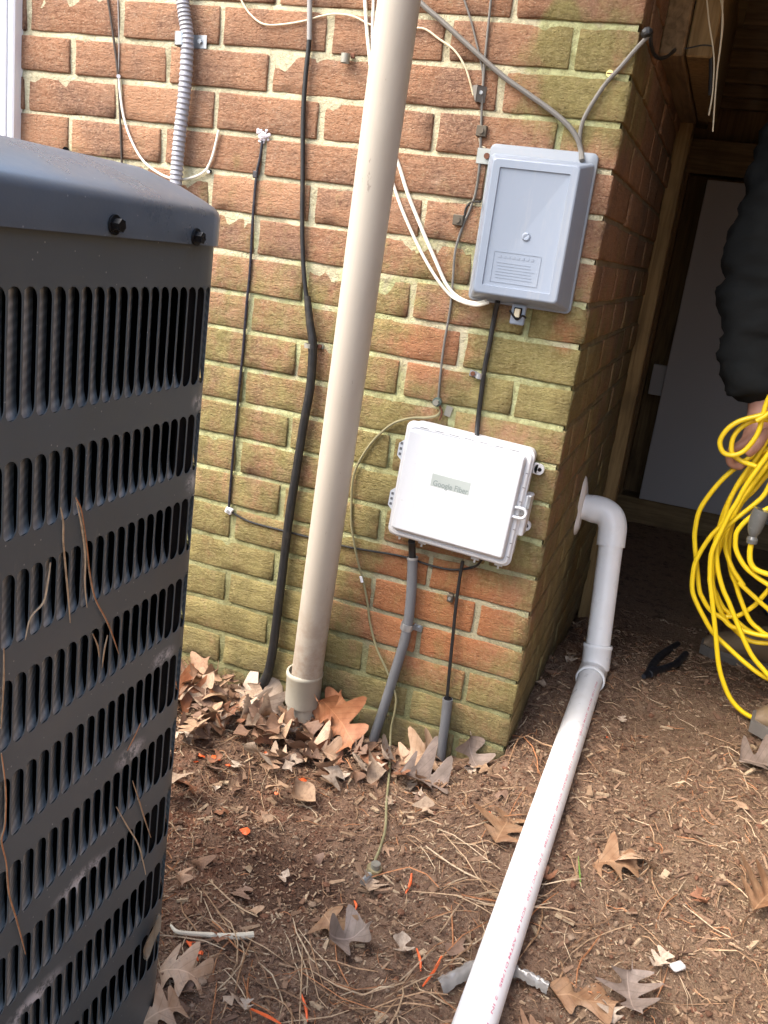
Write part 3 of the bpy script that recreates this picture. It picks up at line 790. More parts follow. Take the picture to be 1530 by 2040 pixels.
# thin beige wire across the top
cable('wire', [(470, -30), (483, 5), (500, 30), (525, 48), (560, 49), (605, 42), (640, 32), (670, 28), (705, 33), (740, 50), (790, 62), (840, 56), (875, 78), (905, 100), (925, 130), (935, 158), (943, 190)], .0016, M['cream_cable'], 'thin cream wire crossing the top behind the beige pipe and ending at a clip', 'wire', off=.004)
# two cream cables to the grey box
cable('cable', [(722, -80), (727, 0), (731, 60), (738, 130), (745, 190, .010), (765, 260, .010), (793, 325), (812, 385), (840, 455), (868, 520), (890, 568), (915, 594, .010), (945, 604, .016), (968, 600, .03)], .0031, M['white_cable'], 'upper of the two cream cables sweeping from behind the pipe to the grey box')
cable('cable', [(742, -80), (744, 0), (742, 70), (744, 150), (752, 240, .010), (770, 320, .010), (787, 378), (806, 430), (838, 500), (868, 552), (895, 586), (920, 601, .014), (950, 608, .02), (972, 603, .035)], .0027, M['white_cable'], 'lower of the two cream cables sweeping from behind the pipe to the grey box', off=.005)
# beige downpipe
t = empty('beige_drain_pipe', 'tall beige painted plastic pipe leaning slightly, standing in leaves before the wall', 'pipe')
def mid(u, v, dep): return CAMP + ray(u, v) * dep
RB = .0300
q1 = mid(795, 0, 1.27); q2 = mid(611, 1345, 1.80)
dirv = (q2 - q1).normalized()
q1 = q2 - dirv * 1.42
tubeo('upper_pipe', [q1, q2 + dirv * .01], RB, M['beige_pvc'], t, 40, 0)
c0 = mid(607.5, 1336, 1.80); dd2 = (mid(598, 1470, 1.85) - c0).normalized()
def coupling(name, a, d, L, r, m, par):
    prof = [(0, r * .90), (.0004, r * 1.0), (.003, r * 1.04), (.008, r * 1.04), (.010, r * 1.0), (L - .004, r), (L - .0005, r * .97), (L, r * .88)]
    V, Fc = tube([a + d * p[0] for p in prof], [p[1] for p in prof], 40, False, 0); return sm(mesh(name, V, Fc, m, par), 35)
coupling('coupling', c0, dd2, .072, .0350, M['beige_old'], t)
tubeo('lower_pipe', [c0 + dd2 * .05, c0 + dd2 * .24], RB, M['beige_old'], t, 40, 0)
# thick grey cable and dark cable into the grey box
cable('cable', [(800, -35), (845, 12), (880, 42), (930, 88), (1000, 150), (1050, 186), (1095, 218), (1130, 248), (1150, 276), (1157, 300), (1160, 320, .02)], .0041, M['grey_cable'], 'thick grey cable slanting down from the pipe to the top of the grey box', off=.008)
cable('cable', [(1293, 70), (1265, 100), (1238, 132), (1208, 165), (1182, 203), (1162, 240), (1155, 272), (1156, 300), (1158, 318, .014)], .0034, M['grey_cable'], 'dark grey cable coming from the wall corner down to the grey box', off=.006)
cable('cable', [(1296, 62, .004), (1297, 88, -.01), (1303, 108, -.05), (1315, 116, -.12), (1330, 112, -.2), (1344, 100, -.3)], .003, M['rubber'], 'black cable looping round the corner under the wooden beam', off=.006)
cable('cable', [(1384, -30, -.34), (1385, 10, -.34), (1396, 50, -.34), (1412, 85, -.34), (1416, 130, -.34), (1414, 190, -.34)], .0035, M['rubber'], 'black cable hanging down the face of the wooden beam', off=.006)
for i_, (px, yy) in enumerate((([(1405, -40), (1412, 40), (1422, 110), (1420, 180), (1412, 230)], .285), ([(1440, -40), (1438, 60), (1430, 130), (1424, 200)], .28), ([(1428, -40), (1440, 30), (1436, 90), (1428, 150), (1420, 262)], .29), ([(1344, 100), (1370, 96), (1400, 90), (1420, 92)], .31))):
    tag(tubeo('wire', [P(u, v, 1, yy) for u, v in px], .0013, M['cream_cable'] if i_ < 3 else M['rubber'], None, 6, 5), ('pale wire hanging nearest the beam face under the eave', 'pale wire farthest right in the tangle under the eave', 'longest pale wire in the tangle under the eave', 'dark wire stretched across the beam end')[i_], 'wire')
o = mesh('cable_anchor', *tube([W(1288, 62, .002), W(1289, 66, .010), W(1290, 72, .012)], [.006, .009, .005], 10, True, 3), M['rubber']); tag(o, 'black lump of sealant at the wall corner where the dark cable passes', 'anchor')
clip('wall_anchor', 1215, 147, .0001, .0001, .0006, M['yellow_paint'], 'round pale yellow screw anchor in the mortar joint near the corner')
bpy.context.view_layer.update()
o = COL.objects['wall_anchor'].children[0]; COL.objects.unlink(o)
q = W(1215, 147, 0); sm(MB().cyl(q + Vector((0, .002, 0)), q + Vector((0, -.003, 0)), .0052, 14).obj('plug', M['yellow_paint'], COL.objects['wall_anchor']), 30)
MB().box((-.004, -.0008, -.0008), (.004, 0, .0008), Matrix.Translation(q + Vector((0, -.003, 0)))).obj('slot', M['rust'], COL.objects['wall_anchor'])
# thin grey cables down the left of the grey box
cable('cable', [(985, -70), (978, 0), (972, 60), (966, 120), (961, 190), (958, 262), (955, 330), (947, 385), (935, 420), (922, 450), (907, 500), (902, 560), (896, 620), (884, 690), (877, 750), (873, 797)], .0021, M['grey_cable'], 'thin grey cable held by clips left of the grey box, down to the green bolt')
cable('wire', [(905, -60), (925, 0), (938, 40), (948, 80), (957, 118), (962, 150), (960, 185)], .0016, M['grey_cable'], 'thin grey wire joining the clipped grey cable near the top', 'wire')
cable('wire', [(957, 402, .02), (940, 403), (929, 413), (925, 432)], .0017, M['rubber'], 'short dark wire from the left side of the grey box to the square clip', 'wire')
cable('wire', [(954, 275), (958, 290), (967, 294)], .001, M['cream_cable'], 'tiny pinkish wire end below the second clip', 'wire', sub=4)
q = W(958, 190, 0); t = empty('cable_bracket', 'dark grey folded bracket at the top of the clipped grey cable', 'bracket')
MB().add([q + Vector(v) for v in ((-.018, -.0005, .013), (-.004, -.014, .013), (-.004, -.014, -.012), (-.006, -.0005, -.012), (.008, -.0005, .013), (.008, -.0005, -.011), (-.004, -.0125, .0125), (-.004, -.0125, -.0115))], [(0, 3, 2, 1), (6, 7, 5, 4), (0, 1, 4), (1, 2, 7, 6)]).obj('plate', M['grey_cable'], t)
sm(MB().cyl(q + Vector((.002, -.001, .003)), q + Vector((.002, -.009, .003)), .003, 8).obj('screw', M['zinc'], t))
clip('cable_clip', 961, 262, .0085, .0085, .008, M['bronze'], 'square brown metal clip just above the grey box tab', M['bronze'])
clip('cable_clip', 915, 439, .0088, .0085, .010, M['bronze'], 'square brown metal clip with a hex head at mid-left of the grey box', M['bronze'])
# black cable between the boxes
cable('cable', [(992, 600, .02), (986, 625), (976, 680), (966, 730), (958, 790), (952, 840), (949, 880, .02)], .0042, M['rubber'], 'black cable running from the grey box down to the white box')
tag(strap('cable_strap', 957, 748, .0048, .005, .010, -1, M['zinc'], None, .014, M['rust'], ang=R(6)), 'small silver strap holding the black cable between the two boxes', 'strap')
# ground wire bolt
t = empty('ground_bolt', 'green tarnished bolt and rusty tab above the white box', 'bolt'); q = W(873, 800, 0)
sm(MB().cyl(q + Vector((0, -.001, 0)), q + Vector((0, -.010, 0)), .008, 10).obj('washer', plain('verdigris', (.10, .14, .12), .6, .4, .3, 200), t), 30)
sm(MB().cyl(q + Vector((0, -.010, 0)), q + Vector((0, -.016, 0)), .0055, 6).obj('bolt_head', M['zinc_old'], t), 30)
q = W(894, 819, 0); MB().box((-.006, -.003, -.009), (.006, -.0004, .009), Matrix.Translation(q) @ Matrix.Rotation(.2, 4, 'Y')).obj('tab', M['zinc_old'], t)
sm(MB().tube([W(875, 806, .006), W(880, 822, .008), W(876, 836, .005)], .0018, 6).obj('lead', M['rust'], t))
# tan ground wire to the rod
gw = [(880, 812), (872, 827), (850, 832), (820, 833), (785, 843), (755, 866), (732, 893), (713, 925), (703, 955), (700, 1000), (700, 1045), (706, 1085), (716, 1130), (722, 1150), (732, 1200), (737, 1240), (750, 1290), (768, 1330), (782, 1365), (789, 1392), (786, 1420), (779, 1455)]
rod = gpt(744, 1738, .004)
pts = [W(u, v, .005 + .012 * sstep(1150, 1450, v)) for u, v in gw]
for (u, v) in ((777, 1500), (775, 1545), (770, 1600), (768, 1650), (757, 1690), (748, 1712), (745, 1728)):
    pts.append(gpt(u, v, .009))
tag(tubeo('ground_wire', pts, .0023, M['tan_wire'], None, 8, 5), 'thin tarnished ground wire looping from the bolt behind the pipe down to the ground rod', 'wire')
tag(sm(MB().cyl(W(719, 1148, .006), W(722, 1160, .006), .0031, 8).obj('wire_tape', M['white_trim'])), 'tiny white tape on the ground wire', 'tape')
t = empty('ground_rod', 'brass ground rod clamp sticking out of the dark soil at the wire end', 'ground rod'); zz = gz(rod.x, rod.y)
r0 = Vector((rod.x, rod.y, zz))
sm(MB().cyl(r0 + Vector((0, 0, -.05)), r0 + Vector((.002, .0, .022)), .0075, 14).obj('rod', M['zinc_old'], t), 30)
sm(MB().cyl(r0 + Vector((0, 0, .004)), r0 + Vector((.001, 0, .014)), .0125, 8).obj('clamp', M['brass'], t), 30)
sm(MB().cyl(r0 + Vector((-.002, -.010, .006)), r0 + Vector((-.006, -.030, .004)), .0058, 8).obj('clamp_bolt', M['zinc'], t), 30)
# grey conduit and short sleeve below the white box
t = empty('grey_conduit', 'grey plastic conduit curving from the soil up to the white box', 'conduit')
px = [(822, 1112), (820, 1170), (815, 1225), (806, 1275), (788, 1335), (768, 1400), (748, 1460), (738, 1500)]
tubeo('conduit_pipe', [W(u, v, .014) for u, v in px], .0095, M['conduit'], t, 18, 6)
V, Fc = tube([W(822, 1109, .014), W(822, 1114, .014)], .0105, 18, False, 0); sm(mesh('rim', V, Fc, M['lgrey_cable'], t))
tubeo('inner_cable', [W(820, 1078, .03), W(821, 1095, .016), W(821, 1130, .014)], .0065, M['rubber'], t, 12)
strap('conduit_strap', 815, 1243, .0105, .013, .013, 1, M['zinc'], t, .016, ang=R(8))
t = empty('sleeved_cable', 'thin black cable from the white box entering a short grey sleeve in the soil', 'cable')
tubeo('cable_jacket', [W(u, v, .009) for u, v in [(922, 1118), (916, 1150), (908, 1210), (902, 1270), (896, 1330), (890, 1400)]], .0032, M['rubber'], t, 8)
tubeo('sleeve', [W(u, v, .012) for u, v in [(892, 1392), (888, 1430), (882, 1475), (878, 1520), (876, 1545)]], [.0098, .0094, .0088, .0080, .0078], M['conduit'], t, 14)
tubeo('sleeve_bore', [W(892.5, 1391, .012), W(892, 1394, .012)], .0078, M['core'], t, 14)
clip('cable_clip', 899, 1189, .0055, .0075, .010, M['bronze'], 'small metal clip on the black cable below the white box', M['zinc'])

# ------------------------------------------------------------------ grey utility box
gb = empty('grey_utility_box', 'blue-grey plastic utility box with recessed lid and latch, mounted near the wall corner', 'utility box')
def rrect(x0, x1, z0, z1, r, y, n=5):
    pts = []
    for cx, cz, a0 in ((x1 - r, z1 - r, 0), (x0 + r, z1 - r, 90), (x0 + r, z0 + r, 180), (x1 - r, z0 + r, 270)):
        for k in range(n): a = R(a0 + 90 * k / (n - 1)); pts.append(Vector((cx + r * math.cos(a), y, cz + r * math.sin(a))))
    return pts
def loft(rings, cap=True):
    n = len(rings[0]); V = [v for r in rings for v in r]
    Fc = [(j * n + i, (j + 1) * n + i, (j + 1) * n + (i + 1) % n, j * n + (i + 1) % n) for j in range(len(rings) - 1) for i in range(n)]
    if cap: Fc.append(tuple((len(rings) - 1) * n + i for i in range(n))[::-1])
    return V, Fc
X0, X1, Z0, Z1 = -.199, -.027, .796, 1.0405
V, Fc = loft([rrect(X0, X1, Z0, Z1, .009, -.0005), rrect(X0, X1, Z0, Z1, .009, -.009), rrect(X0 + .002, X1 - .002, Z0 + .002, Z1 - .002, .008, -.0105)])
sm(mesh('back_plate', V, Fc, M['grey_flange'], gb), 40)
x0, x1, z0, z1 = -.1795, -.0425, .811, 1.016; xm = (-.1955, -.0300, .7995, 1.0255)
def rr2(f, y, i=0, r=.007): 
    a = [xm[0] + (x0 - xm[0]) * f, xm[1] + (x1 - xm[1]) * f, xm[2] + (z0 - xm[2]) * f, xm[3] + (z1 - xm[3]) * f]
    return rrect(a[0] + i, a[1] - i, a[2] + i, a[3] - i, max(r - i * .4, .001), y)
rings = [rr2(0, -.0105, 0, .006), rr2(.9, -.056), rr2(1, -.0600, .0006), rr2(1, -.0612, .0026), rr2(1, -.0614, .0135), rr2(1, -.0590, .0142, .005), rr2(1, -.0588, .0160, .004)]
V, Fc = loft(rings); sm(mesh('lid', V, Fc, M['grey_plastic'], gb), 14)
q = Vector((-.108, -.0594, .905))
V, Fc = tube([q + Vector((0, 0, 0)), q + Vector((0, -.0010, 0)), q + Vector((0, -.0013, 0)), q + Vector((0, -.0002, 0))], [.0068, .0062, .0050, .0035], 20, True, 0); sm(mesh('dimple', V, Fc, M['grey_plastic'], gb), 60)
b = MB(); lx0, lx1, lz0, lz1 = -.155, -.0795, .8315, .878
for a_, c_ in (((lx0, lz0), (lx1, lz0 + .0009)), ((lx0, lz1), (lx1, lz1 + .0009)), ((lx0, lz0), (lx0 + .0009, lz1)), ((lx1, lz0), (lx1 + .0009, lz1))):
    b.box((a_[0], -.0595, a_[1]), (c_[0], -.0586, c_[1]))
for i in range(6):
    z = .8385 + i * .0046; b.box((lx0 + .006 + rnd.uniform(0, .004), -.0593, z), (lx1 - .006 - rnd.uniform(0, .01), -.0586, z + .0011))
for i in range(8):
    b.box((lx0 + .008 + i * .0075, -.0594, .8695), (lx0 + .0125 + i * .0075, -.0586, .8735))
b.obj('embossed_label', M['grey_plastic'], gb)
q = W(968, 313, 0)
MB().box((-.014, -.006, -.0115), (.014, -.003, .0125), Matrix.Translation(q), .0008).obj('mounting_tab', plain('tab_metal', (.36, .38, .36), .5, .4, .15, 60), gb)
sm(MB().cyl(q + Vector((.0035, -.006, .001)), q + Vector((.0035, -.010, .001)), .0048, 10).obj('screw', M['rust'], gb), 30)
MB().box((-.1195, -.026, .768), (-.0955, -.021, .800), None, .002).obj('latch_plate', M['grey_plastic'], gb)
MB().box((-.1125, -.033, .780), (-.1035, -.026, .794), None, .001).obj('latch_tongue', M['cream_cable'], gb)
sm(MB().tube([Vector((-.121, -.030, .789)), Vector((-.113, -.034, .782)), Vector((-.105, -.036, .777)), Vector((-.098, -.034, .784)), Vector((-.093, -.030, .781))], .0018, 6).obj('latch_pin', M['black_steel'], gb))
MB().box((-.1145, -.0285, .7785), (-.1015, -.0262, .7955), None, .0006).obj('latch_recess', M['core'], gb)

# ------------------------------------------------------------------ white fiber box
C0 = W(912, 988, 0); C0 = Vector((-.1545, 0, .4735)); TW = R(2.8)
wb = empty('white_fiber_box', 'white plastic fiber terminal box, slightly tilted, with a grey printed badge on its cover', 'junction box', loc=C0)
wb.rotation_euler = (0, TW, 0)
wb_hw, wb_hh = .1135, .1045
def WR(i, y, r=.012): return rrect(-wb_hw + i, wb_hw - i, -wb_hh + i, wb_hh - i, r, y)
V, Fc = loft([WR(.004, -.001), WR(.004, -.034), WR(.0015, -.036), WR(.0, -.0375), WR(0, -.0425), WR(.002, -.044)]); sm(mesh('base', V, Fc, M['offwhite_plastic'], wb), 35)
V, Fc = loft([WR(.0028, -.044), WR(.0028, -.0475), WR(.0045, -.0495), WR(.0085, -.0500), WR(.0088, -.0478), WR(.0108, -.0478)], False)
sm(mesh('rim', V, Fc, M['offwhite_plastic'], wb), 35)
def CR(l, r_, b_, t_, y, rd): return rrect(-wb_hw + l, wb_hw - r_, -wb_hh + b_, wb_hh - t_, rd, y)
V, Fc = loft([CR(.0105, .0105, .0105, .0105, -.0478, .009), CR(.0105, .013, .018, .0115, -.060, .004), CR(.0115, .0142, .0192, .0125, -.0615, .003), CR(.0135, .016, .021, .0145, -.0622, .002)]); sm(mesh('cover', V, Fc, M['white_plastic'], wb), 8)
b = MB()
for i in range(7): b.box((-.088 + i * .0265, -.0503, wb_hh - .0068), (-.071 + i * .0265, -.0499, wb_hh - .0058))
for i in range(7): b.box((wb_hw - .0075, -.0503, -.085 + i * .025), (wb_hw - .0030, -.0499, -.0838 + i * .025))
b.obj('rim_slots', M['conduit'], wb)
for z0_, z1_ in ((.030, .070), (-.062, -.018)):
    h_ = z1_ - z0_
    V = [Vector(v) for y in (-.0435, -.030) for v in ((-wb_hw + .002, y, z0_), (-wb_hw - .008, y, z0_ + .009), (-wb_hw - .008, y, z1_ - .009), (-wb_hw + .002, y, z1_))]
    hg = mesh('hinge', V, [(0, 1, 2, 3), (7, 6, 5, 4), (0, 4, 5, 1), (1, 5, 6, 2), (2, 6, 7, 3), (3, 7, 4, 0)], M['white_plastic'], wb)
    for k in range(3): MB().box((-wb_hw - .0055, -.0442, z0_ + .010 + k * .0095), (-wb_hw - .0010, -.0434, z0_ + .0145 + k * .0095)).obj('hinge_slot', M['conduit'], hg)
def lug(cx, cz, y=-.010):
    V, Fc = loft([[Vector((cx, yy, cz)) + Vector((math.cos(a) * .0085, 0, math.sin(a) * .0095)) for a in np.linspace(0, 2 * math.pi, 17)[:-1]] for yy in (y + .005, y)])
    o_ = sm(mesh('mounting_lug', V, Fc, M['offwhite_plastic'], wb), 40)
    sm(MB().cyl((cx + .001, y + .001, cz), (cx + .001, y - .0006, cz), .0035, 12).obj('lug_hole', M['black_steel'], o_), 30)
lug(wb_hw + .007, .068); lug(wb_hw + .007, -.034)
MB().box((wb_hw - .004, -.010, .058), (wb_hw + .006, -.004, .078), None, .002).obj('lug_arm', M['offwhite_plastic'], wb)
MB().box((wb_hw - .004, -.040, -.046), (wb_hw + .009, -.006, .026), None, .002).obj('latch_block', M['offwhite_plastic'], wb)
MB().box((wb_hw + .0045, -.044, .004), (wb_hw + .0105, -.0395, .028), None, .001).obj('latch_clip', M['zinc'], wb)
tubeo('latch_hasp', [(wb_hw - .012, -.056, .006), (wb_hw + .002, -.055, .0065), (wb_hw + .0075, -.054, .002), (wb_hw + .0085, -.054, -.0035), (wb_hw + .0055, -.054, -.009), (wb_hw - .001, -.055, -.011), (wb_hw - .014, -.056, -.0105)], .0026, M['white_plastic'], wb, 10, 6)
sm(MB().cyl((wb_hw + .001, -.040, -.002), (wb_hw + .001, -.050, -.002), .004, 14).obj('latch_screw', M['zinc'], wb), 30)
for (x_, z_) in ((-.095, -.010), (-.052, -.012), (.048, -.013), (.091, -.012)):
    b = MB(); c_ = Vector((x_, -.022, -wb_hh + z_ + .004))
    b.cyl(c_ + Vector((0, 0, .010)), c_ + Vector((0, 0, -.001)), .0028, 8)
    for a_ in (0, 1.57): b.box((-.0070, -.0016, -.0016), (.0070, .0016, .0016), Matrix.Translation(c_) @ Matrix.Rotation(a_, 4, 'Y'))
    b.obj('foot_screw', M['offwhite_plastic'], wb)
# badge with its printed words
MB().box((-.0475, -.06245, .006), (.0215, -.0617, .0285), None, .0002).obj('badge', M['label_grey'], wb)
def text_mesh(body, size):
    cu = bpy.data.curves.new('lettering', 'FONT'); cu.body = body; cu.size = size; cu.align_x = 'CENTER'; cu.align_y = 'CENTER'; cu.offset = size * .012
    to = bpy.data.objects.new('lettering', cu); COL.objects.link(to); bpy.context.view_layer.update()
    me = bpy.data.meshes.new_from_object(to.evaluated_get(bpy.context.evaluated_depsgraph_get())); bpy.data.objects.remove(to); return me
me = text_mesh('Google Fiber', .0138); me.materials.append(M['ink_grey'])
for v in me.vertices: c_ = v.co.copy(); v.co = (c_.x * .86 - .012, -.0627, c_.y + .0120)
link('lettering', me, wb)

# ------------------------------------------------------------------ white PVC drain
pv = empty('white_drain_pipe', 'white plastic drain pipe elbowing out of the side wall and running along the ground', 'pipe')
RP = .0262
A_, B_ = Vector((.0835, .462, .366)), Vector((.107, .385, .055))
# elbow
el = [Vector((.004, .470, .366)), Vector((.030, .469, .366)), Vector((.052, .468, .365)), Vector((.069, .465, .356)), Vector((.0785, .461, .338)), Vector((.0815, .456, .315)), Vector((.0835, .451, .296))]
tubeo('elbow', el, [RP * 1.02, RP * 1.17, RP * 1.17, RP * 1.19, RP * 1.17, RP * 1.17, RP * 1.17], M['pvc'], pv, 32, 6)
tubeo('riser', [Vector((.0835, .451, .30)), B_], RP, M['pvc'], pv, 32, 0)
G1 = Vector((.1060, .350, .030)); GD = Vector((.106, -.56, -.012)); dg = (GD - G1).normalized()
coupling('coupling', B_ + (Vector((.0835, .451, .30)) - B_).normalized() * .035, (B_ - Vector((.0835, .451, .30))).normalized(), .055, RP * 1.17, M['pvc'], pv)
coupling('coupling', G1 + dg * .020, -dg, .055, RP * 1.17, M['pvc'], pv)
GE = G1 + dg * 1.45
tubeo('ground_pipe', [G1, GE], RP, M['pvc'], pv, 32, 0)
b = MB(); V = []
n = 20
for j, (yy, rr_) in enumerate(((.0, 1.0), (.004, .95), (.008, .75))):
    for k in range(n):
        a = 2 * math.pi * k / n; f = 1 + .22 * math.sin(3 * a + 1) + .1 * math.sin(7 * a)
        V.append(Vector((.001 + yy, .470 + math.cos(a) * .056 * rr_ * f, .366 + (math.sin(a) * .056 + max(0, math.sin(a)) ** 6 * .016) * rr_ * f)))
b.add(V, [(j * n + k, j * n + (k + 1) % n, (j + 1) * n + (k + 1) % n, (j + 1) * n + k) for j in range(2) for k in range(n)]); b.add([V[2 * n + k] for k in range(n)], [tuple(range(n))])
b.obj('caulk_collar', M['caulk'], pv, True)
me = text_mesh('PVC 1120  SCH 40  ASTM D1785   2 IN   PVC 1120   DRAIN  SCH 40  ASTM D1785   2 IN   PVC 1120   SCH 40  ASTM D1785   2 IN   PVC 1120   DRAIN  SCH 40', .0135)
xs_ = [v.co.x for v in me.vertices]; L_ = max(xs_) - min(xs_); mid_ = (max(xs_) + min(xs_)) / 2
side = dg.cross(Vector((0, 0, 1))).normalized(); upv = side.cross(dg).normalized(); sc_ = 1.12 / L_
for v in me.vertices:
    s_ = (v.co.x - mid_) * sc_ + .62; a = .66 + v.co.y * .36 / RP
    # angle measured from straight up toward the right-hand side of the pipe
    rightv = Vector((1, 0, 0)); rightv = (rightv - dg * rightv.dot(dg)).normalized(); uu = rightv.cross(dg); uu = uu if uu.z > 0 else -uu
    v.co = G1 + dg * s_ + (uu * math.cos(a) + rightv * math.sin(a)) * (RP + .0004)
me.materials.append(M['red_ink']); link('lettering', me, pv)

# ------------------------------------------------------------------ person at the right edge
person = empty('person', 'person in dark work clothes and tan boots holding the coiled yellow cord', 'person', loc=(0, 0, 0))
def skin_body(name, verts, edges, rad, m, parent, sub=2):
    me = bpy.data.meshes.new(name); me.from_pydata([tuple(v) for v in verts], edges, []); me.update()
    o = bpy.data.objects.new(name, me); COL.objects.link(o)
    o.modifiers.new('skin', 'SKIN'); me.skin_vertices[0].data[0].use_root = True
    for i, r in enumerate(rad): me.skin_vertices[0].data[i].radius = (r, r) if not hasattr(r, '__len__') else r
    s_ = o.modifiers.new('sub', 'SUBSURF'); s_.levels = sub; s_.render_levels = sub
    bpy.context.view_layer.update()
    ev = o.evaluated_get(bpy.context.evaluated_depsgraph_get()); nm = bpy.data.meshes.new_from_object(ev); bpy.data.objects.remove(o)
    nm.polygons.foreach_set('use_smooth', [True] * len(nm.polygons)); nm.materials.clear(); nm.materials.append(m)
    return link(name, nm, parent)
gB = gbase(.6, .7)
f1 = Vector((.66, .80, gB)); f2 = Vector((.70, .45, gbase(.7, .45)))
pelvis = Vector((.62, .66, .90))
V_ = [pelvis, (.50, .66, 1.08), (.40, .65, 1.26), (.33, .63, 1.38), (.27, .62, 1.47), (.22, .61, 1.57), (.20, .61, 1.66),
      (.56, .80, .80), (.50, .83, .46), (.66, .81, .10), (.58, .52, .80), (.56, .48, .45), (.70, .46, .10),
      (.31, .80, 1.34), (.34, .88, 1.10), (.42, .80, .92), (.50, .70, .82),
      (.33, .49, 1.34), (.262, .46, 1.12), (.245, .45, .96), (.262, .45, .80), (.300, .453, .655)]
V_ = [Vector(v) for v in V_]
E_ = [(0, 1), (1, 2), (2, 3), (3, 4), (4, 5), (5, 6), (0, 7), (7, 8), (8, 9), (0, 10), (10, 11), (11, 12), (3, 13), (13, 14), (14, 15), (15, 16), (3, 17), (17, 18), (18, 19), (19, 20), (20, 21)]
rad = [(.15, .13), (.14, .12), (.15, .13), (.12, .10), .055, .075, .085, .085, .065, .055, .085, .065, .055, .065, .055, .045, .035, .072, .068, .070, .068, .056]
body = skin_body('body', V_, E_, rad, M['cloth'], person, 3)
for v in body.data.vertices:
    q = v.co; f = noise.fractal(Vector((q.x * 9, q.y * 9, q.z * 16)), 1., 2., 3); g_ = noise.noise(Vector((q.x * 14, q.y * 14, q.z * 40)))
    h_ = noise.noise(Vector((q.x * 22 + q.z * 9, q.y * 22, q.z * 55)))
    v.co = q + v.normal * (.013 * f + .008 * g_ + .005 * (1 - abs(h_) * 3))
hd = skin_body('head', [Vector((.25, .615, 1.52)), Vector((.205, .61, 1.60)), Vector((.19, .61, 1.68)), Vector((.13, .61, 1.60))], [(0, 1), (1, 2), (1, 3)], [.05, .085, .08, .015], M['skin'], person)
skin_body('hair', [Vector((.24, .61, 1.62)), Vector((.21, .61, 1.72))], [(0, 1)], [.08, .07], M['hair'], person)
# hand with five fingers closed round the cord
H0 = Vector((.318, .452, .655)); HP = Vector((.318, .44, .590))
hv = [Vector((.300, .453, .70)), H0, HP]
he = [(0, 1), (1, 2)]; hr = [.032, .030, (.042, .026)]
for i in range(4):
    bx = HP + Vector((-.018 + i * .004, -.030 + i * .019, -.012)); n_ = len(hv)
    hv += [bx, bx + Vector((-.026, -.004, -.022)), bx + Vector((-.018, -.003, -.047)), bx + Vector((.008, .002, -.050))]
    he += [(2, n_), (n_, n_ + 1), (n_ + 1, n_ + 2), (n_ + 2, n_ + 3)]; hr += [.0105, .0098, .009, .008]
n_ = len(hv); hv += [HP + Vector((.012, -.034, .018)), HP + Vector((.004, -.050, -.010)), HP + Vector((-.012, -.048, -.034))]; he += [(2, n_), (n_, n_ + 1), (n_ + 1, n_ + 2)]; hr += [.013, .011, .009]
skin_body('hand', hv, he, hr, M['skin'], person)
def boot(toe, heel, parent):
    d = (heel - toe); L_ = d.length; d.normalize(); s_ = Vector((-d.y, d.x, 0)); z = Vector((0, 0, 1))
    t_ = bpy.data.objects.new('boot', None)
    prof = [(.0, .020, .022), (.02, .034, .040), (.07, .046, .058), (.13, .045, .085), (.18, .040, .115), (.24, .040, .125), (.285, .036, .11), (.30, .028, .08)]
    V = []; n = 14
    for a_, hw, hh in prof:
        for k in range(n):
            th = math.pi * 2 * k / n; cx = math.cos(th); sx = math.sin(th)
            V.append(toe + d * a_ * L_ / .3 + s_ * hw * (abs(cx) ** .7) * (1 if cx > 0 else -1) + z * (.022 + hh * (sx + 1) / 2 if True else 0))
    Fc = [(j * n + k, j * n + (k + 1) % n, (j + 1) * n + (k + 1) % n, (j + 1) * n + k) for j in range(len(prof) - 1) for k in range(n)] + [tuple(range(n)), tuple((len(prof) - 1) * n + k for k in range(n))]
    up = mesh('boot', V, Fc, M['leather'], parent, True)
    V = []; 
    for zz in (0, .026):
        pts = []
        for a_, hw, hh in prof: pts.append(toe + d * (a_ * L_ / .3 - (.006 if a_ == 0 else 0)) + s_ * (hw + .006) + z * (zz + (.008 if a_ < .03 else 0)))
        for a_, hw, hh in reversed(prof): pts.append(toe + d * (a_ * L_ / .3 - (.006 if a_ == 0 else 0)) - s_ * (hw + .006) + z * (zz + (.008 if a_ < .03 else 0)))
        V += pts
    n = len(V) // 2
    so_ = mesh('sole', V, [tuple(range(n - 1, -1, -1)), tuple(range(n, 2 * n))] + [(k, (k + 1) % n, n + (k + 1) % n, n + k) for k in range(n)], M['sole'], up)
    tubeo('shaft', [toe + d * L_ * .8 + z * .09, toe + d * L_ * .83 + z * .17, toe + d * L_ * .84 + z * .22], [.044, .050, .054], M['leather'], up, 16, 5)
    return up
toe1 = gp(1397, 1300); toe2 = gp(1497, 1455)
boot(toe1, toe1 + Vector((.285, -.02, 0)), person); boot(toe2, toe2 + Vector((.28, -.03, 0)), person)
for (k_, tt__) in ((9, toe1), (12, toe2)): pass

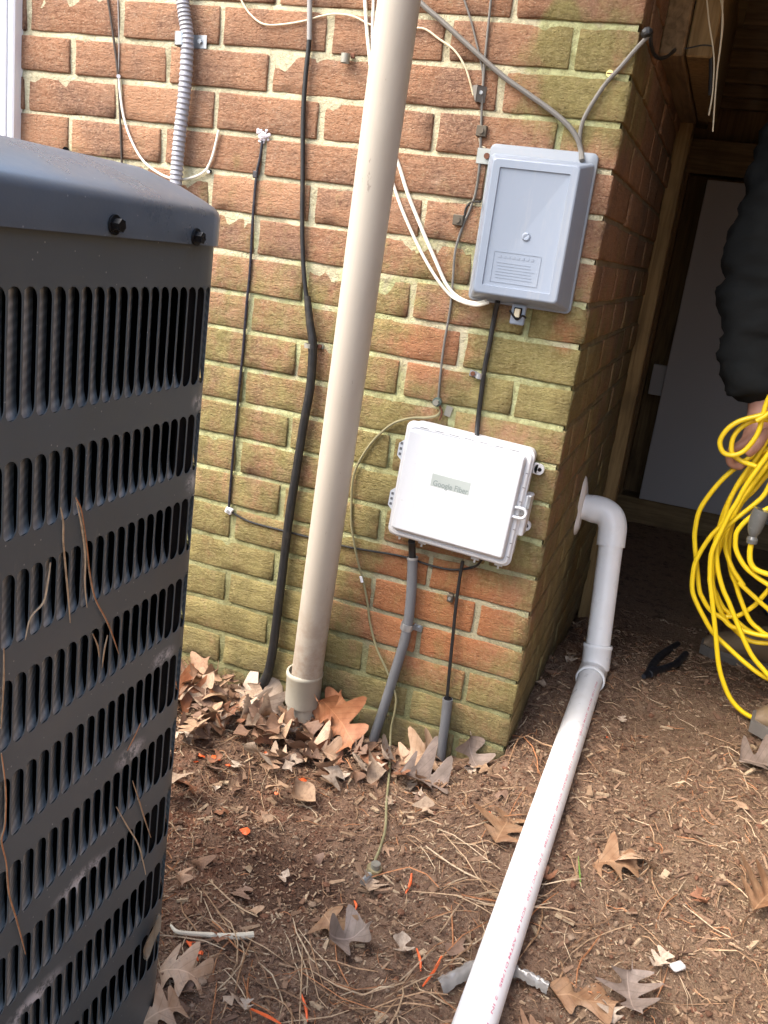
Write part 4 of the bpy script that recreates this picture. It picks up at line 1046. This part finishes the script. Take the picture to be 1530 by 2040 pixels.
# ------------------------------------------------------------------ yellow extension cord
yc = empty('extension_cord', 'bright yellow extension cord hanging in loose coils from a hand at the right', 'extension cord')
z4 = lambda l: [(1330 + a / 5.1, 780 + b / 5.1) for a, b in l]
z5 = lambda l: [(1330 + a / 5.1, 1150 + b / 5.1) for a, b in l]
HX = .335
loops = [
 (z4([(1060, 560), (900, 640), (760, 720), (560, 890), (410, 1070), (320, 1220), (280, 1400), (275, 1520), (290, 1700), (320, 2000)]) + z5([(360, 220), (430, 330), (560, 420), (700, 520)]), .425, [(1560, 1265)]),
 (z4([(1060, 400), (900, 680), (740, 900), (620, 1130), (560, 1330), (440, 1470), (340, 1620), (270, 1780), (250, 2000)]) + z5([(290, 250), (370, 410), (460, 560), (600, 700), (800, 880), (1020, 1030)]), .405, [(1600, 1375)]),
 (z4([(1100, 560), (1020, 640), (800, 950), (700, 1130), (620, 1260), (530, 1450), (445, 1650), (430, 1900)]) + z5([(432, 50), (460, 300), (490, 600), (515, 860), (560, 1050), (650, 1250), (810, 1400), (1020, 1460)]), .375, [(1590, 1440)]),
 (z4([(1100, 800), (1000, 1020), (900, 1130), (650, 1330), (540, 1450), (500, 1600), (510, 1800), (560, 2000)]) + z5([(620, 250), (700, 450), (760, 600), (860, 800), (1020, 990)]), .390, [(1580, 1400)]),
 (z4([(1110, 1130), (1000, 1200), (850, 1270), (720, 1400), (690, 1500), (700, 1620), (780, 1770), (900, 1880), (1020, 1960)]), .365, [(1590, 1200)]),
 (z4([(1100, 620), (960, 820), (840, 980), (740, 1120), (660, 1300), (600, 1450), (590, 1600), (660, 1800), (770, 1970)]) + z5([(720, 50), (860, 180), (1020, 320)]), .415, [(1580, 1250)]),
 (z4([(1120, 700), (900, 980), (780, 1100), (700, 1230), (640, 1420), (620, 1650), (650, 1850)]) + z5([(690, 60), (740, 220), (830, 430), (930, 530), (1020, 590)]), .435, [(1590, 1285)]),
 (z4([(1090, 520), (860, 800), (700, 980), (590, 1180), (520, 1400), (470, 1600), (450, 1850)]) + z5([(480, 170), (560, 390), (680, 530), (820, 640), (1020, 670)]), .445, [(1590, 1278)]),
 (z4([(1090, 650), (930, 900), (760, 1080), (650, 1240), (560, 1500), (480, 1750), (460, 1950)]) + z5([(500, 180), (560, 300), (620, 360)]), .455, [(1500, 1260), (1590, 1270)]),
 (z5([(1060, 80), (980, 180), (900, 270), (800, 345), (700, 395), (570, 400)]), .45, []),
]
for i, (px, y, ex) in enumerate(loops):
    pts = [P(u, v, 1, y) for u, v in px + ex]
    if ex:   # close the coil on the side beyond the frame, back up to the hand
        a = pts[-1]; b_ = pts[0]; xr = .62 + .02 * (i % 3)
        pts += [Vector((xr - .02, y + .03, a.z + .10)), Vector((xr, y + .04, (a.z + b_.z) / 2)), Vector((xr - .06, y + .03, b_.z - .06)), Vector((.45, y + .02, b_.z + .02)), b_]
    tubeo('coil', pts, .0051, M['yellow'], yc, 10, 6)
for px, y in ((z4([(1130, 200), (1020, 225), (860, 262), (720, 305), (610, 380), (540, 480), (535, 560), (580, 630), (680, 645), (780, 600), (870, 500), (930, 390), (965, 250), (1000, 130), (1040, 40)]), .36),
              (z4([(1130, 300), (980, 285), (860, 300), (740, 370), (670, 460), (648, 560), (665, 640), (760, 710), (900, 760)]), .375),
              (z4([(1130, 130), (1000, 240), (900, 300)]), .35)):
    tubeo('coil', [P(u, v, 1, y) for u, v in px], .0050, M['yellow'], yc, 10, 6)
y = .355
tubeo('coil', [P(u, v, 1, y) for u, v in z4([(850, 1530), (835, 1640), (845, 1740), (900, 1810), (1030, 1860), (1120, 1880)])], .0056, M['yellow'], yc, 10, 6)
pl = [P(u, v, 1, y) for u, v in z4([(855, 1540), (862, 1500), (870, 1470), (880, 1420), (900, 1350), (930, 1270), (960, 1200)])]
tubeo('plug', pl, [.0105, .0115, .0085, .013, .0155, .0165, .0155], M['clearplug'], yc, 16, 5)
o = MB().box((-.05, -.03, 0), (.06, .04, .045), Matrix.Translation(gp(1530, 1228) + Vector((.03, .03, .0))) @ Matrix.Rotation(.3, 4, 'Z'), .015).obj('cloth_bundle', M['blue_bag']); sm(o, 60)
tag(o, 'small dark blue cloth bundle on the ground behind the yellow cord', 'cloth')

# pliers on the ground
t = empty('pliers', 'black-handled pliers lying open on the soil right of the white pipe', 'pliers')
for px in (([(1350, 1283), (1330, 1296), (1312, 1310), (1298, 1328), (1292, 1342)]), ([(1366, 1302), (1350, 1320), (1330, 1330), (1310, 1336), (1294, 1343)])):
    tubeo('grip', [gpt(u, v, .010) for u, v in px], [.008, .0095, .0095, .009, .008], M['tool'], t, 10, 6)
tubeo('jaw', [gpt(1303, 1335, .010), gpt(1292, 1343, .010), gpt(1282, 1348, .009)], [.011, .010, .005], M['tool'], t, 10, 6)

# ------------------------------------------------------------------ leaves
def leaf_shape(seed, L=.11, lobes=3, wide=.5):
    """lobed oak leaf: a grid across the midrib, curled and creased"""
    r = random.Random(seed); n = lobes * 8 + 4; V = []; Fc = []
    curl = r.uniform(-.7, .9); twist = r.uniform(-1.1, 1.1); cup = r.uniform(-.5, 1.5)
    bend = r.uniform(-.25, .25)
    def wd(t, side):
        e = math.sin(math.pi * min(1, t * 1.02) ** .8) ** .7
        l = .5 + .5 * math.cos(2 * math.pi * (t * lobes - .35 + .08 * side))
        return L * wide * e * (.24 + .82 * l ** 1.15) * (1 + .15 * math.sin(9 * t + seed + side))
    for i in range(n + 1):
        t = i / n; x = L * (t - .5); cy = L * bend * (t - .5) ** 2 * 2
        zc = L * curl * ((t - .5) ** 2 * 2) 
        for j, f in enumerate((-1, -.5, 0, .5, 1)):
            w_ = wd(t, 1 if f > 0 else -1) * f; fw = abs(f) * L * .10 * (.5 + .5 * math.cos(2 * math.pi * (t * lobes - .35)))
            tw = twist * (t - .5)
            z = zc + cup * abs(w_) * .6 + L * .045 * noise.noise(Vector((t * 5, f * 2.5, seed))) + (-.0008 if j == 2 else 0)
            V.append(Vector((x + fw, cy + w_ * math.cos(tw), z + w_ * math.sin(tw))))
    for i in range(n):
        for j in range(4): Fc.append((i * 5 + j, i * 5 + j + 1, (i + 1) * 5 + j + 1, (i + 1) * 5 + j))
    # stalk
    k = len(V); V += [Vector((-L * .5, .0008, 0)) + V[2] * 0 + Vector((0, V[2].y, V[2].z)), Vector((-L * .5, -.0008 + V[2].y, V[2].z)), Vector((-L * .72, V[2].y + L * .04, V[2].z + .004))]
    Fc.append((k, k + 1, k + 2))
    return V, Fc
LM = {}
def leafmesh(seed, L, lobes, wide, m):
    k = (seed, L, lobes, wide, m.name)
    if k not in LM:
        V, Fc = leaf_shape(seed, L, lobes, wide); me = bpy.data.meshes.new('oak_leaf'); me.from_pydata([tuple(v) for v in V], [], Fc); me.update()
        me.polygons.foreach_set('use_smooth', [True] * len(me.polygons)); me.materials.append(m); LM[k] = me
    return LM[k]
def leaf_at(u, v, seed, L, az, label, m, lobes=3, wide=.5, tilt=(0, 0), h=.010, grp=None, name='oak_leaf', cat='leaf'):
    q = gpt(u, v, h)
    o = link(name, leafmesh(seed, L, lobes, wide, m), None, q); o.rotation_euler = (tilt[0], tilt[1], az); tag(o, label, cat, grp); return o
leaf_at(1225, 1715, 3, .085, .2, 'brown curled oak leaf lying alone on the soil right of the white pipe', LEAF[4], 3, .55, (.15, -.1), .014)
leaf_at(1262, 1700, 8, .07, .9, 'lighter tan oak leaf overlapping the brown one right of the white pipe', LEAF[0], 3, .6, (-.3, .3), .022)
leaf_at(1255, 1985, 5, .075, -1.3, 'grey-mauve oak leaf at the bottom right of the white pipe', LEAF[3], 3, .55, (.1, 0), .010)
leaf_at(1165, 1990, 9, .10, .2, 'rusty flat leaf near the bottom edge right of the pipe', LEAF[4], 2, .35, (.05, 0), .008)
leaf_at(1522, 1790, 11, .11, 1.2, 'brown leaf cut by the right edge of the picture', LEAF[4], 3, .5, (.1, .1), .012)
leaf_at(1515, 1520, 12, .10, .4, 'dark grey leaf on the soil by the right edge below the boot', LEAF[3], 2, .6, (.2, .1), .012)
leaf_at(665, 1850, 14, .07, -.5, 'small olive-tan leaf standing up in the dark soil', LEAF[4], 2, .5, (.6, .3), .014)
leaf_at(700, 1868, 15, .065, .7, 'small grey leaf next to the olive-tan leaf in the dark soil', LEAF[3], 2, .6, (.2, -.3), .012)
leaf_at(1005, 1645, 16, .10, 1.5, 'flat brown leaf beside the left edge of the white pipe', LEAF[4], 3, .5, (.1, .1), .008)
leaf_at(845, 1555, 17, .10, .3, 'dark mauve crumpled leaf below the grey sleeve', LEAF[3], 3, .6, (.3, .2), .015)
leaf_at(845, 1500, 18, .10, 1.1, 'large tan crumpled leaf between the grey conduit and the grey sleeve', LEAF[0], 3, .62, (.5, .1), .03)
leaf_at(765, 1505, 19, .075, 1.8, 'pale grey leaf leaning by the ground wire', LEAF[2], 2, .45, (.9, .2), .02)
leaf_at(942, 1512, 20, .07, -.8, 'mauve grey leaf near the brick corner foot', LEAF[3], 2, .5, (.3, .5), .014)
leaf_at(640, 1497, 21, .09, .3, 'tan leaf just below the foot of the beige pipe', LEAF[0], 3, .55, (.4, .1), .02)
leaf_at(375, 1375, 30, .11, .6, 'russet brown leaf against the wall beside the condenser edge', LEAF[1], 3, .5, (.9, .2), .035)
leaf_at(370, 1935, 31, .075, .2, 'tan leaf at the bottom by the condenser', LEAF[0], 3, .6, (.2, .2), .02)
leaf_at(330, 2010, 32, .06, 1.0, 'pale tan leaf at the very bottom by the condenser', LEAF[0], 3, .6, (.3, .1), .02)
def upleaf(u, v, off, seed, L, rot, label, m, wide=.55, lobes=3):
    q = W(u, v, off); o = link('oak_leaf', leafmesh(seed, L, lobes, wide, m), None, q); o.rotation_euler = rot; tag(o, label, 'leaf'); return o
upleaf(655, 1425, .03, 41, .11, (1.2, -1.1, .3), 'russet oak leaf standing upright right of the beige pipe foot', LEAF[1])
upleaf(680, 1440, .05, 42, .12, (1.0, .4, -.5), 'russet brown oak leaf leaning on the upright one right of the beige pipe foot', LEAF[1])
upleaf(497, 1405, .05, 43, .145, (.9, -.2, .2), 'large pale oak leaf left of the beige pipe foot', LEAF[2], .6)
upleaf(540, 1412, .04, 44, .10, (1.0, .6, .4), 'pale oak leaf beside the foot of the thick black cable', LEAF[2], .5)
upleaf(450, 1410, .05, 45, .12, (.8, -.6, -.4), 'pale curled oak leaf between the condenser and the thick black cable', LEAF[2], .5)
# leaf caught on the condenser
q = facept(290, 1862, .006); V = []; n = 12
o = link('leaf', leafmesh(60, .072, 1, .42, LEAF[2]), None, q)
lm = leaf_mat('dead_leaf_grey_tan', (.22, .18, .13), (.30, .255, .19))
def oval_leaf():
    V = []; Fc = []; n = 14; L_ = .050; 
    for i in range(n + 1):
        t = i / n; wdt = .0145 * math.sin(math.pi * t) ** .6 * (1.15 - .35 * t) + .0003
        for f in (-1, -.5, 0, .5, 1): V.append(Vector((wdt * f, -.0035 * abs(f) ** 2 + .002 * math.sin(t * 6), L_ * (t - .5) + .002 * math.sin(f * 5 + t * 9))))
    for i in range(n):
        for j in range(4): Fc.append((i * 5 + j, i * 5 + j + 1, (i + 1) * 5 + j + 1, (i + 1) * 5 + j))
    return V, Fc
bpy.data.objects.remove(o)
V, Fc = oval_leaf(); Mx = Matrix.Translation(q) @ Matrix((E1, E2, Vector((0, 0, 1)))).transposed().to_4x4() @ Matrix.Rotation(R(24), 4, 'Y')
o = mesh('leaf', [Mx @ v for v in V], Fc, lm, None, True); tag(o, 'grey-tan oval leaf caught on the condenser corner near the bottom', 'leaf')
# needles caught on the condenser
nd = [([(148, 990), (155, 1010), (162, 1040), (172, 1090), (178, 1140), (186, 1190), (205, 1230), (220, 1262), (236, 1302)], 'long orange pine needle crossing the condenser louvers'),
      ([(118, 1010), (121, 1040), (122, 1075), (128, 1110), (134, 1170), (137, 1240)], 'pine needle hanging on the left part of the condenser'),
      ([(150, 1000), (158, 1050), (166, 1110), (168, 1160), (173, 1210)], 'pine needle running beside the long one on the condenser'),
      ([(98, 1120), (90, 1160), (82, 1200), (60, 1230), (50, 1275)], 'short reddish needle slanting left on the condenser'),
      ([(182, 1262), (190, 1285), (194, 1308)], 'tiny orange needle tip in a condenser slot'),
      ([(212, 1265), (203, 1295), (200, 1330)], 'small pale needle in a condenser slot right of the tiny tip'),
      ([(0, 1500), (6, 1570), (6, 1640), (2, 1675), (12, 1720), (15, 1780), (28, 1830), (48, 1900)], 'long tan needle down the left edge of the condenser'),
      ([(5, 1290), (2, 1360), (-2, 1450)], 'straw-coloured needle at the far left of the condenser'),
      ([(262, 1555), (272, 1590), (285, 1630), (300, 1668)], 'olive needle across the lower condenser slots near the corner'),
      ([(230, 1607), (250, 1645), (272, 1680), (284, 1715), (290, 1742)], 'longer olive needle slanting to the condenser corner'),
      ([(278, 1440), (262, 1470), (250, 1495)], 'short dull needle in a slot near the condenser corner')]
for px, lb in nd:
    pts = [facept(u, v, .0012) for u, v in px]
    for i_, p_ in enumerate(pts): p_ -= E2 * (.0012 * math.sin(i_ * 1.3))
    tag(tubeo('pine_needle', pts, [.0005] + [.00085] * (len(pts) - 2) + [.0004], M['needle'], None, 5, 4), lb, 'pine needle', 'pine needles caught on the air conditioner')

# ------------------------------------------------------------------ litter on the ground
def in_ac(x, y):
    d = Vector((x, y, 0)) - ACC; return -SZ - .0 < d.dot(E1) < 0 and 0 < d.dot(E2) < SZ
def free(x, y):
    if in_ac(x, y): return False
    if x < .0 and y > -.004: return False
    return True
def spot(r):
    while True:
        x = r.uniform(-.95, .75); y = r.uniform(-.95, 1.2) if r.random() < .7 else r.uniform(-.9, .2)
        if free(x, y): return x, y
def normals_basis(r, tilt=.4):
    az = r.uniform(0, 2 * math.pi); return Matrix.Rotation(az, 3, 'Z') @ Matrix.Rotation(r.gauss(0, tilt), 3, 'X') @ Matrix.Rotation(r.gauss(0, tilt), 3, 'Y')
def needles():
    r = random.Random(5); V = []; Fc = []
    def strand(x, y, az, L, h, wd=.00085, crv=0):
        k = len(V); n = 5
        for i in range(n):
            t = i / (n - 1) - .5; a = az + crv * t
            px_, py_ = x + math.cos(a) * t * L, y + math.sin(a) * t * L; zz = gz(px_, py_) + h + .004 * math.sin(t * 5 + x * 50)
            nx, ny = -math.sin(a) * wd, math.cos(a) * wd; f = .5 if i in (0, n - 1) else 1
            V.extend([(px_ + nx * f, py_ + ny * f, zz), (px_ - nx * f, py_ - ny * f, zz), (px_, py_, zz + wd * 1.5)])
        for i in range(n - 1):
            for j in range(3): a_ = k + i * 3 + j; b_ = k + i * 3 + (j + 1) % 3; Fc.append((a_, b_, b_ + 3, a_ + 3))
    def dens(x, y):
        d = .30
        if x < .08: d = .72
        if x > .12 and y < .2: d = .45
        if y > .2: d = .40
        if ((x + .2) / .2) ** 2 + ((y + .43) / .13) ** 2 < 1: d = .16
        return d
    c = 0
    while c < 4200:
        x, y = spot(r)
        if r.random() > dens(x, y): continue
        az = r.uniform(0, 2 * math.pi); L = r.uniform(.010, .045) if r.random() < .80 else r.uniform(.05, .11); h = r.uniform(.001, .005)
        if not free(x + math.cos(az) * L / 2, y + math.sin(az) * L / 2) or not free(x - math.cos(az) * L / 2, y - math.sin(az) * L / 2): continue
        crv = r.gauss(0, .5); k = r.choice((1, 1, 2, 3)); 
        for _ in range(k): strand(x, y, az + r.gauss(0, .05), L, h, r.uniform(.00035, .0008), crv + r.gauss(0, .1))
        c += k
    # bundles near the lower edge, left of the pipe
    for (u, v, n, az0) in ((930, 1905, 30, .9), (800, 1985, 22, 1.2), (1000, 1790, 20, .7), (530, 1960, 26, 2.2), (420, 1850, 22, 2.6), (620, 1940, 16, -.3), (880, 1720, 14, 2.6), (1120, 1880, 14, 1.1), (1040, 1500, 10, 2)):
        q = gp(u, v)
        for _ in range(n // 2):
            x = q.x + r.gauss(0, .035); y = q.y + r.gauss(0, .03)
            if free(x, y): strand(x, y, az0 + r.gauss(0, .45), r.uniform(.07, .15), r.uniform(.004, .014), r.uniform(.0007, .0012), r.gauss(0, .3))
    kind(mesh('pine_straw', V, Fc, M['needle'], None), 'stuff')
needles()
def chips():
    r = random.Random(6); b = MB(); V = []; Fc = []
    F0 = [(0, 2, 3, 1), (4, 5, 7, 6), (0, 1, 5, 4), (2, 6, 7, 3), (0, 4, 6, 2), (1, 3, 7, 5)]
    for i in range(42000):
        x, y = spot(r); L = r.uniform(.0012, .0045) if r.random() < .965 else r.uniform(.006, .015); wd = L * r.uniform(.12, .4); th = min(wd, .003) * .6
        B = normals_basis(r, .3); k = len(V); c = Vector((x, y, gz(x, y) + .0015)); 
        for z in (-th, th):
            for yy in (-wd, wd):
                for xx in (-L, L):
                    f = 1 if xx < 0 else .6; V.append(c + B @ Vector((xx, yy * f, z)))
        Fc += [tuple(a + k for a in f) for f in F0]
    kind(mesh('wood_chips', V, Fc, M['chip'], None), 'stuff')
def crumbs():
    r = random.Random(8); V = []; Fc = []
    ico = [(0, 0, 1), (.89, 0, .45), (.28, .85, .45), (-.72, .53, .45), (-.72, -.53, .45), (.28, -.85, .45), (.72, .53, -.45), (-.28, .85, -.45), (-.89, 0, -.45), (-.28, -.85, -.45), (.72, -.53, -.45), (0, 0, -1)]
    fi = [(0, 1, 2), (0, 2, 3), (0, 3, 4), (0, 4, 5), (0, 5, 1), (1, 6, 2), (2, 7, 3), (3, 8, 4), (4, 9, 5), (5, 10, 1), (1, 10, 6), (2, 6, 7), (3, 7, 8), (4, 8, 9), (5, 9, 10), (11, 7, 6), (11, 8, 7), (11, 9, 8), (11, 10, 9), (11, 6, 10)]
    for i in range(24000):
        x, y = spot(r); s_ = r.uniform(.0009, .0028) if r.random() < .965 else r.uniform(.003, .007)
        k = len(V); z = gz(x, y) + s_ * .3; a, b_, c_ = (s_ * r.uniform(.6, 1.3) for _ in range(3))
        for p in ico: V.append((x + p[0] * a * r.uniform(.8, 1.2), y + p[1] * b_, z + p[2] * c_ * .8))
        Fc += [tuple(q + k for q in f) for f in fi]
    kind(mesh('soil_crumbs', V, Fc, M['crumb'], None, False), 'stuff')
chips(); crumbs()
def litter():
    r = random.Random(12); b = MB(); n = 0
    zones = [((-.62, -.13), (.20, .09), 120, .035), ((-.40, -.10), (.10, .06), 34, .03), ((-.27, -.08), (.08, .05), 22, .022), ((-.12, -.07), (.12, .04), 18, .01), ((-.35, -.7), (.12, .15), 26, .01), ((.05, .55), (.05, .2), 10, 0), ((-.45, -.35), (.3, .2), 34, .005), ((0., -.45), (.25, .3), 26, .003), ((.35, -.2), (.3, .3), 10, .0)]
    for (cx, cy), (sx, sy), cnt, ht in zones:
        for _ in range(cnt):
            x = r.gauss(cx, sx); y = r.gauss(cy, sy)
            if not free(x, y) or y > -.02 and x < 0: continue
            L = r.uniform(.025, .075) if ht > .01 else r.uniform(.015, .04)
            V, Fc = leaf_shape(r.randint(0, 9999), L, r.choice((1, 2, 2, 3)), r.uniform(.4, .65))
            B = normals_basis(r, .38 if ht > .01 else .18); c = Vector((x, y, gz(x, y) + .006 + r.uniform(0, ht)))
            b.add([c + B @ v for v in V], Fc)
    kind(b.obj('leaf_litter', M['leaf_litter'], None, True), 'stuff')
litter()
def flecks():
    r = random.Random(3); b = MB()
    for (u, v, s_) in ((604, 1554, .011), (490, 1657, .013), (430, 1512, .012), (400, 1506, .010), (552, 1582, .006), (530, 1500, .006), (390, 1518, .008), (455, 1525, .008), (975, 1620, .005), (380, 1880, .008), (400, 1900, .006), (1210, 1470, .004)):
        q = gpt(u, v, .005); n = 7
        pts = [q + Vector((math.cos(a) * s_ * r.uniform(.5, 1), math.sin(a) * s_ * r.uniform(.4, .8), r.uniform(-.002, .003))) for a in np.linspace(0, 6.28, n + 1)[:-1]]
        b.add([q + Vector((0, 0, .003))] + pts, [(0, 1 + i, 1 + (i + 1) % n) for i in range(n)])
    for (u, v, u2, v2) in ((600, 1980, 612, 2035), (880, 1905, 842, 1965), (830, 1890, 838, 1935), (500, 2010, 560, 2040), (372, 1875, 395, 1915), (820, 1740, 808, 1780), (706, 1795, 708, 1812)):
        b.tube([gpt(u, v, .008), gpt((u + u2) / 2 + 3, (v + v2) / 2, .010), gpt(u2, v2, .006)], [.0012, .0022, .001], 5)
    kind(b.obj('orange_paint_flecks', M['orange'], None), 'stuff')
flecks()
tag(tubeo('stick', [gpt(u, v, .008) for u, v in ((340, 1843), (352, 1856), (375, 1860), (410, 1862), (450, 1865), (480, 1865), (505, 1862))], [.0015, .003, .0032, .0034, .004, .005, .0045], M['twig'], None, 8, 5), 'bleached white stick lying beside the condenser', 'stick')
def crumple(name, u, v, u2, v2, wd, label, seed):
    r = random.Random(seed); a = gpt(u, v, .014); b_ = gpt(u2, v2, .012); d = b_ - a; s_ = d.cross(Vector((0, 0, 1))).normalized(); V = []; n = 16; k = 7
    for i in range(n + 1):
        for j in range(k): V.append(a + d * i / n + s_ * wd * (j / (k - 1) - .5) + Vector((0, 0, .012 * math.sin(math.pi * j / (k - 1)) + r.uniform(-.003, .003))))
    o = mesh(name, V, [(i * k + j, i * k + j + 1, (i + 1) * k + j + 1, (i + 1) * k + j) for i in range(n) for j in range(k - 1)], M['plastic_film'], None, True); tag(o, label, 'wrapper')
crumple('plastic_wrapper', 872, 1968, 950, 1925, .022, 'crumpled clear plastic wrapper touching the left side of the white pipe', 1)
crumple('plastic_wrapper', 1018, 1935, 1092, 1972, .012, 'greyish ribbed plastic strip on the right side of the white pipe', 2)
q = gpt(1350, 1925, .006); o = MB().box((-.011, -.007, -.004), (.011, .007, .004), Matrix.Translation(q) @ Matrix.Rotation(.8, 4, 'Z'), .003).obj('pebble', M['caulk']); sm(o, 80); tag(o, 'small white pebble on the soil at lower right', 'pebble')
tag(tubeo('grass_blade', [gpt(1157, 1765, .004), gpt(1155, 1740, .010), gpt(1152, 1705, .012)], [.0008, .0014, .0004], plain('green_grass', (.12, .22, .04), .6), None, 5, 5), 'single green grass blade right of the white pipe', 'grass blade')
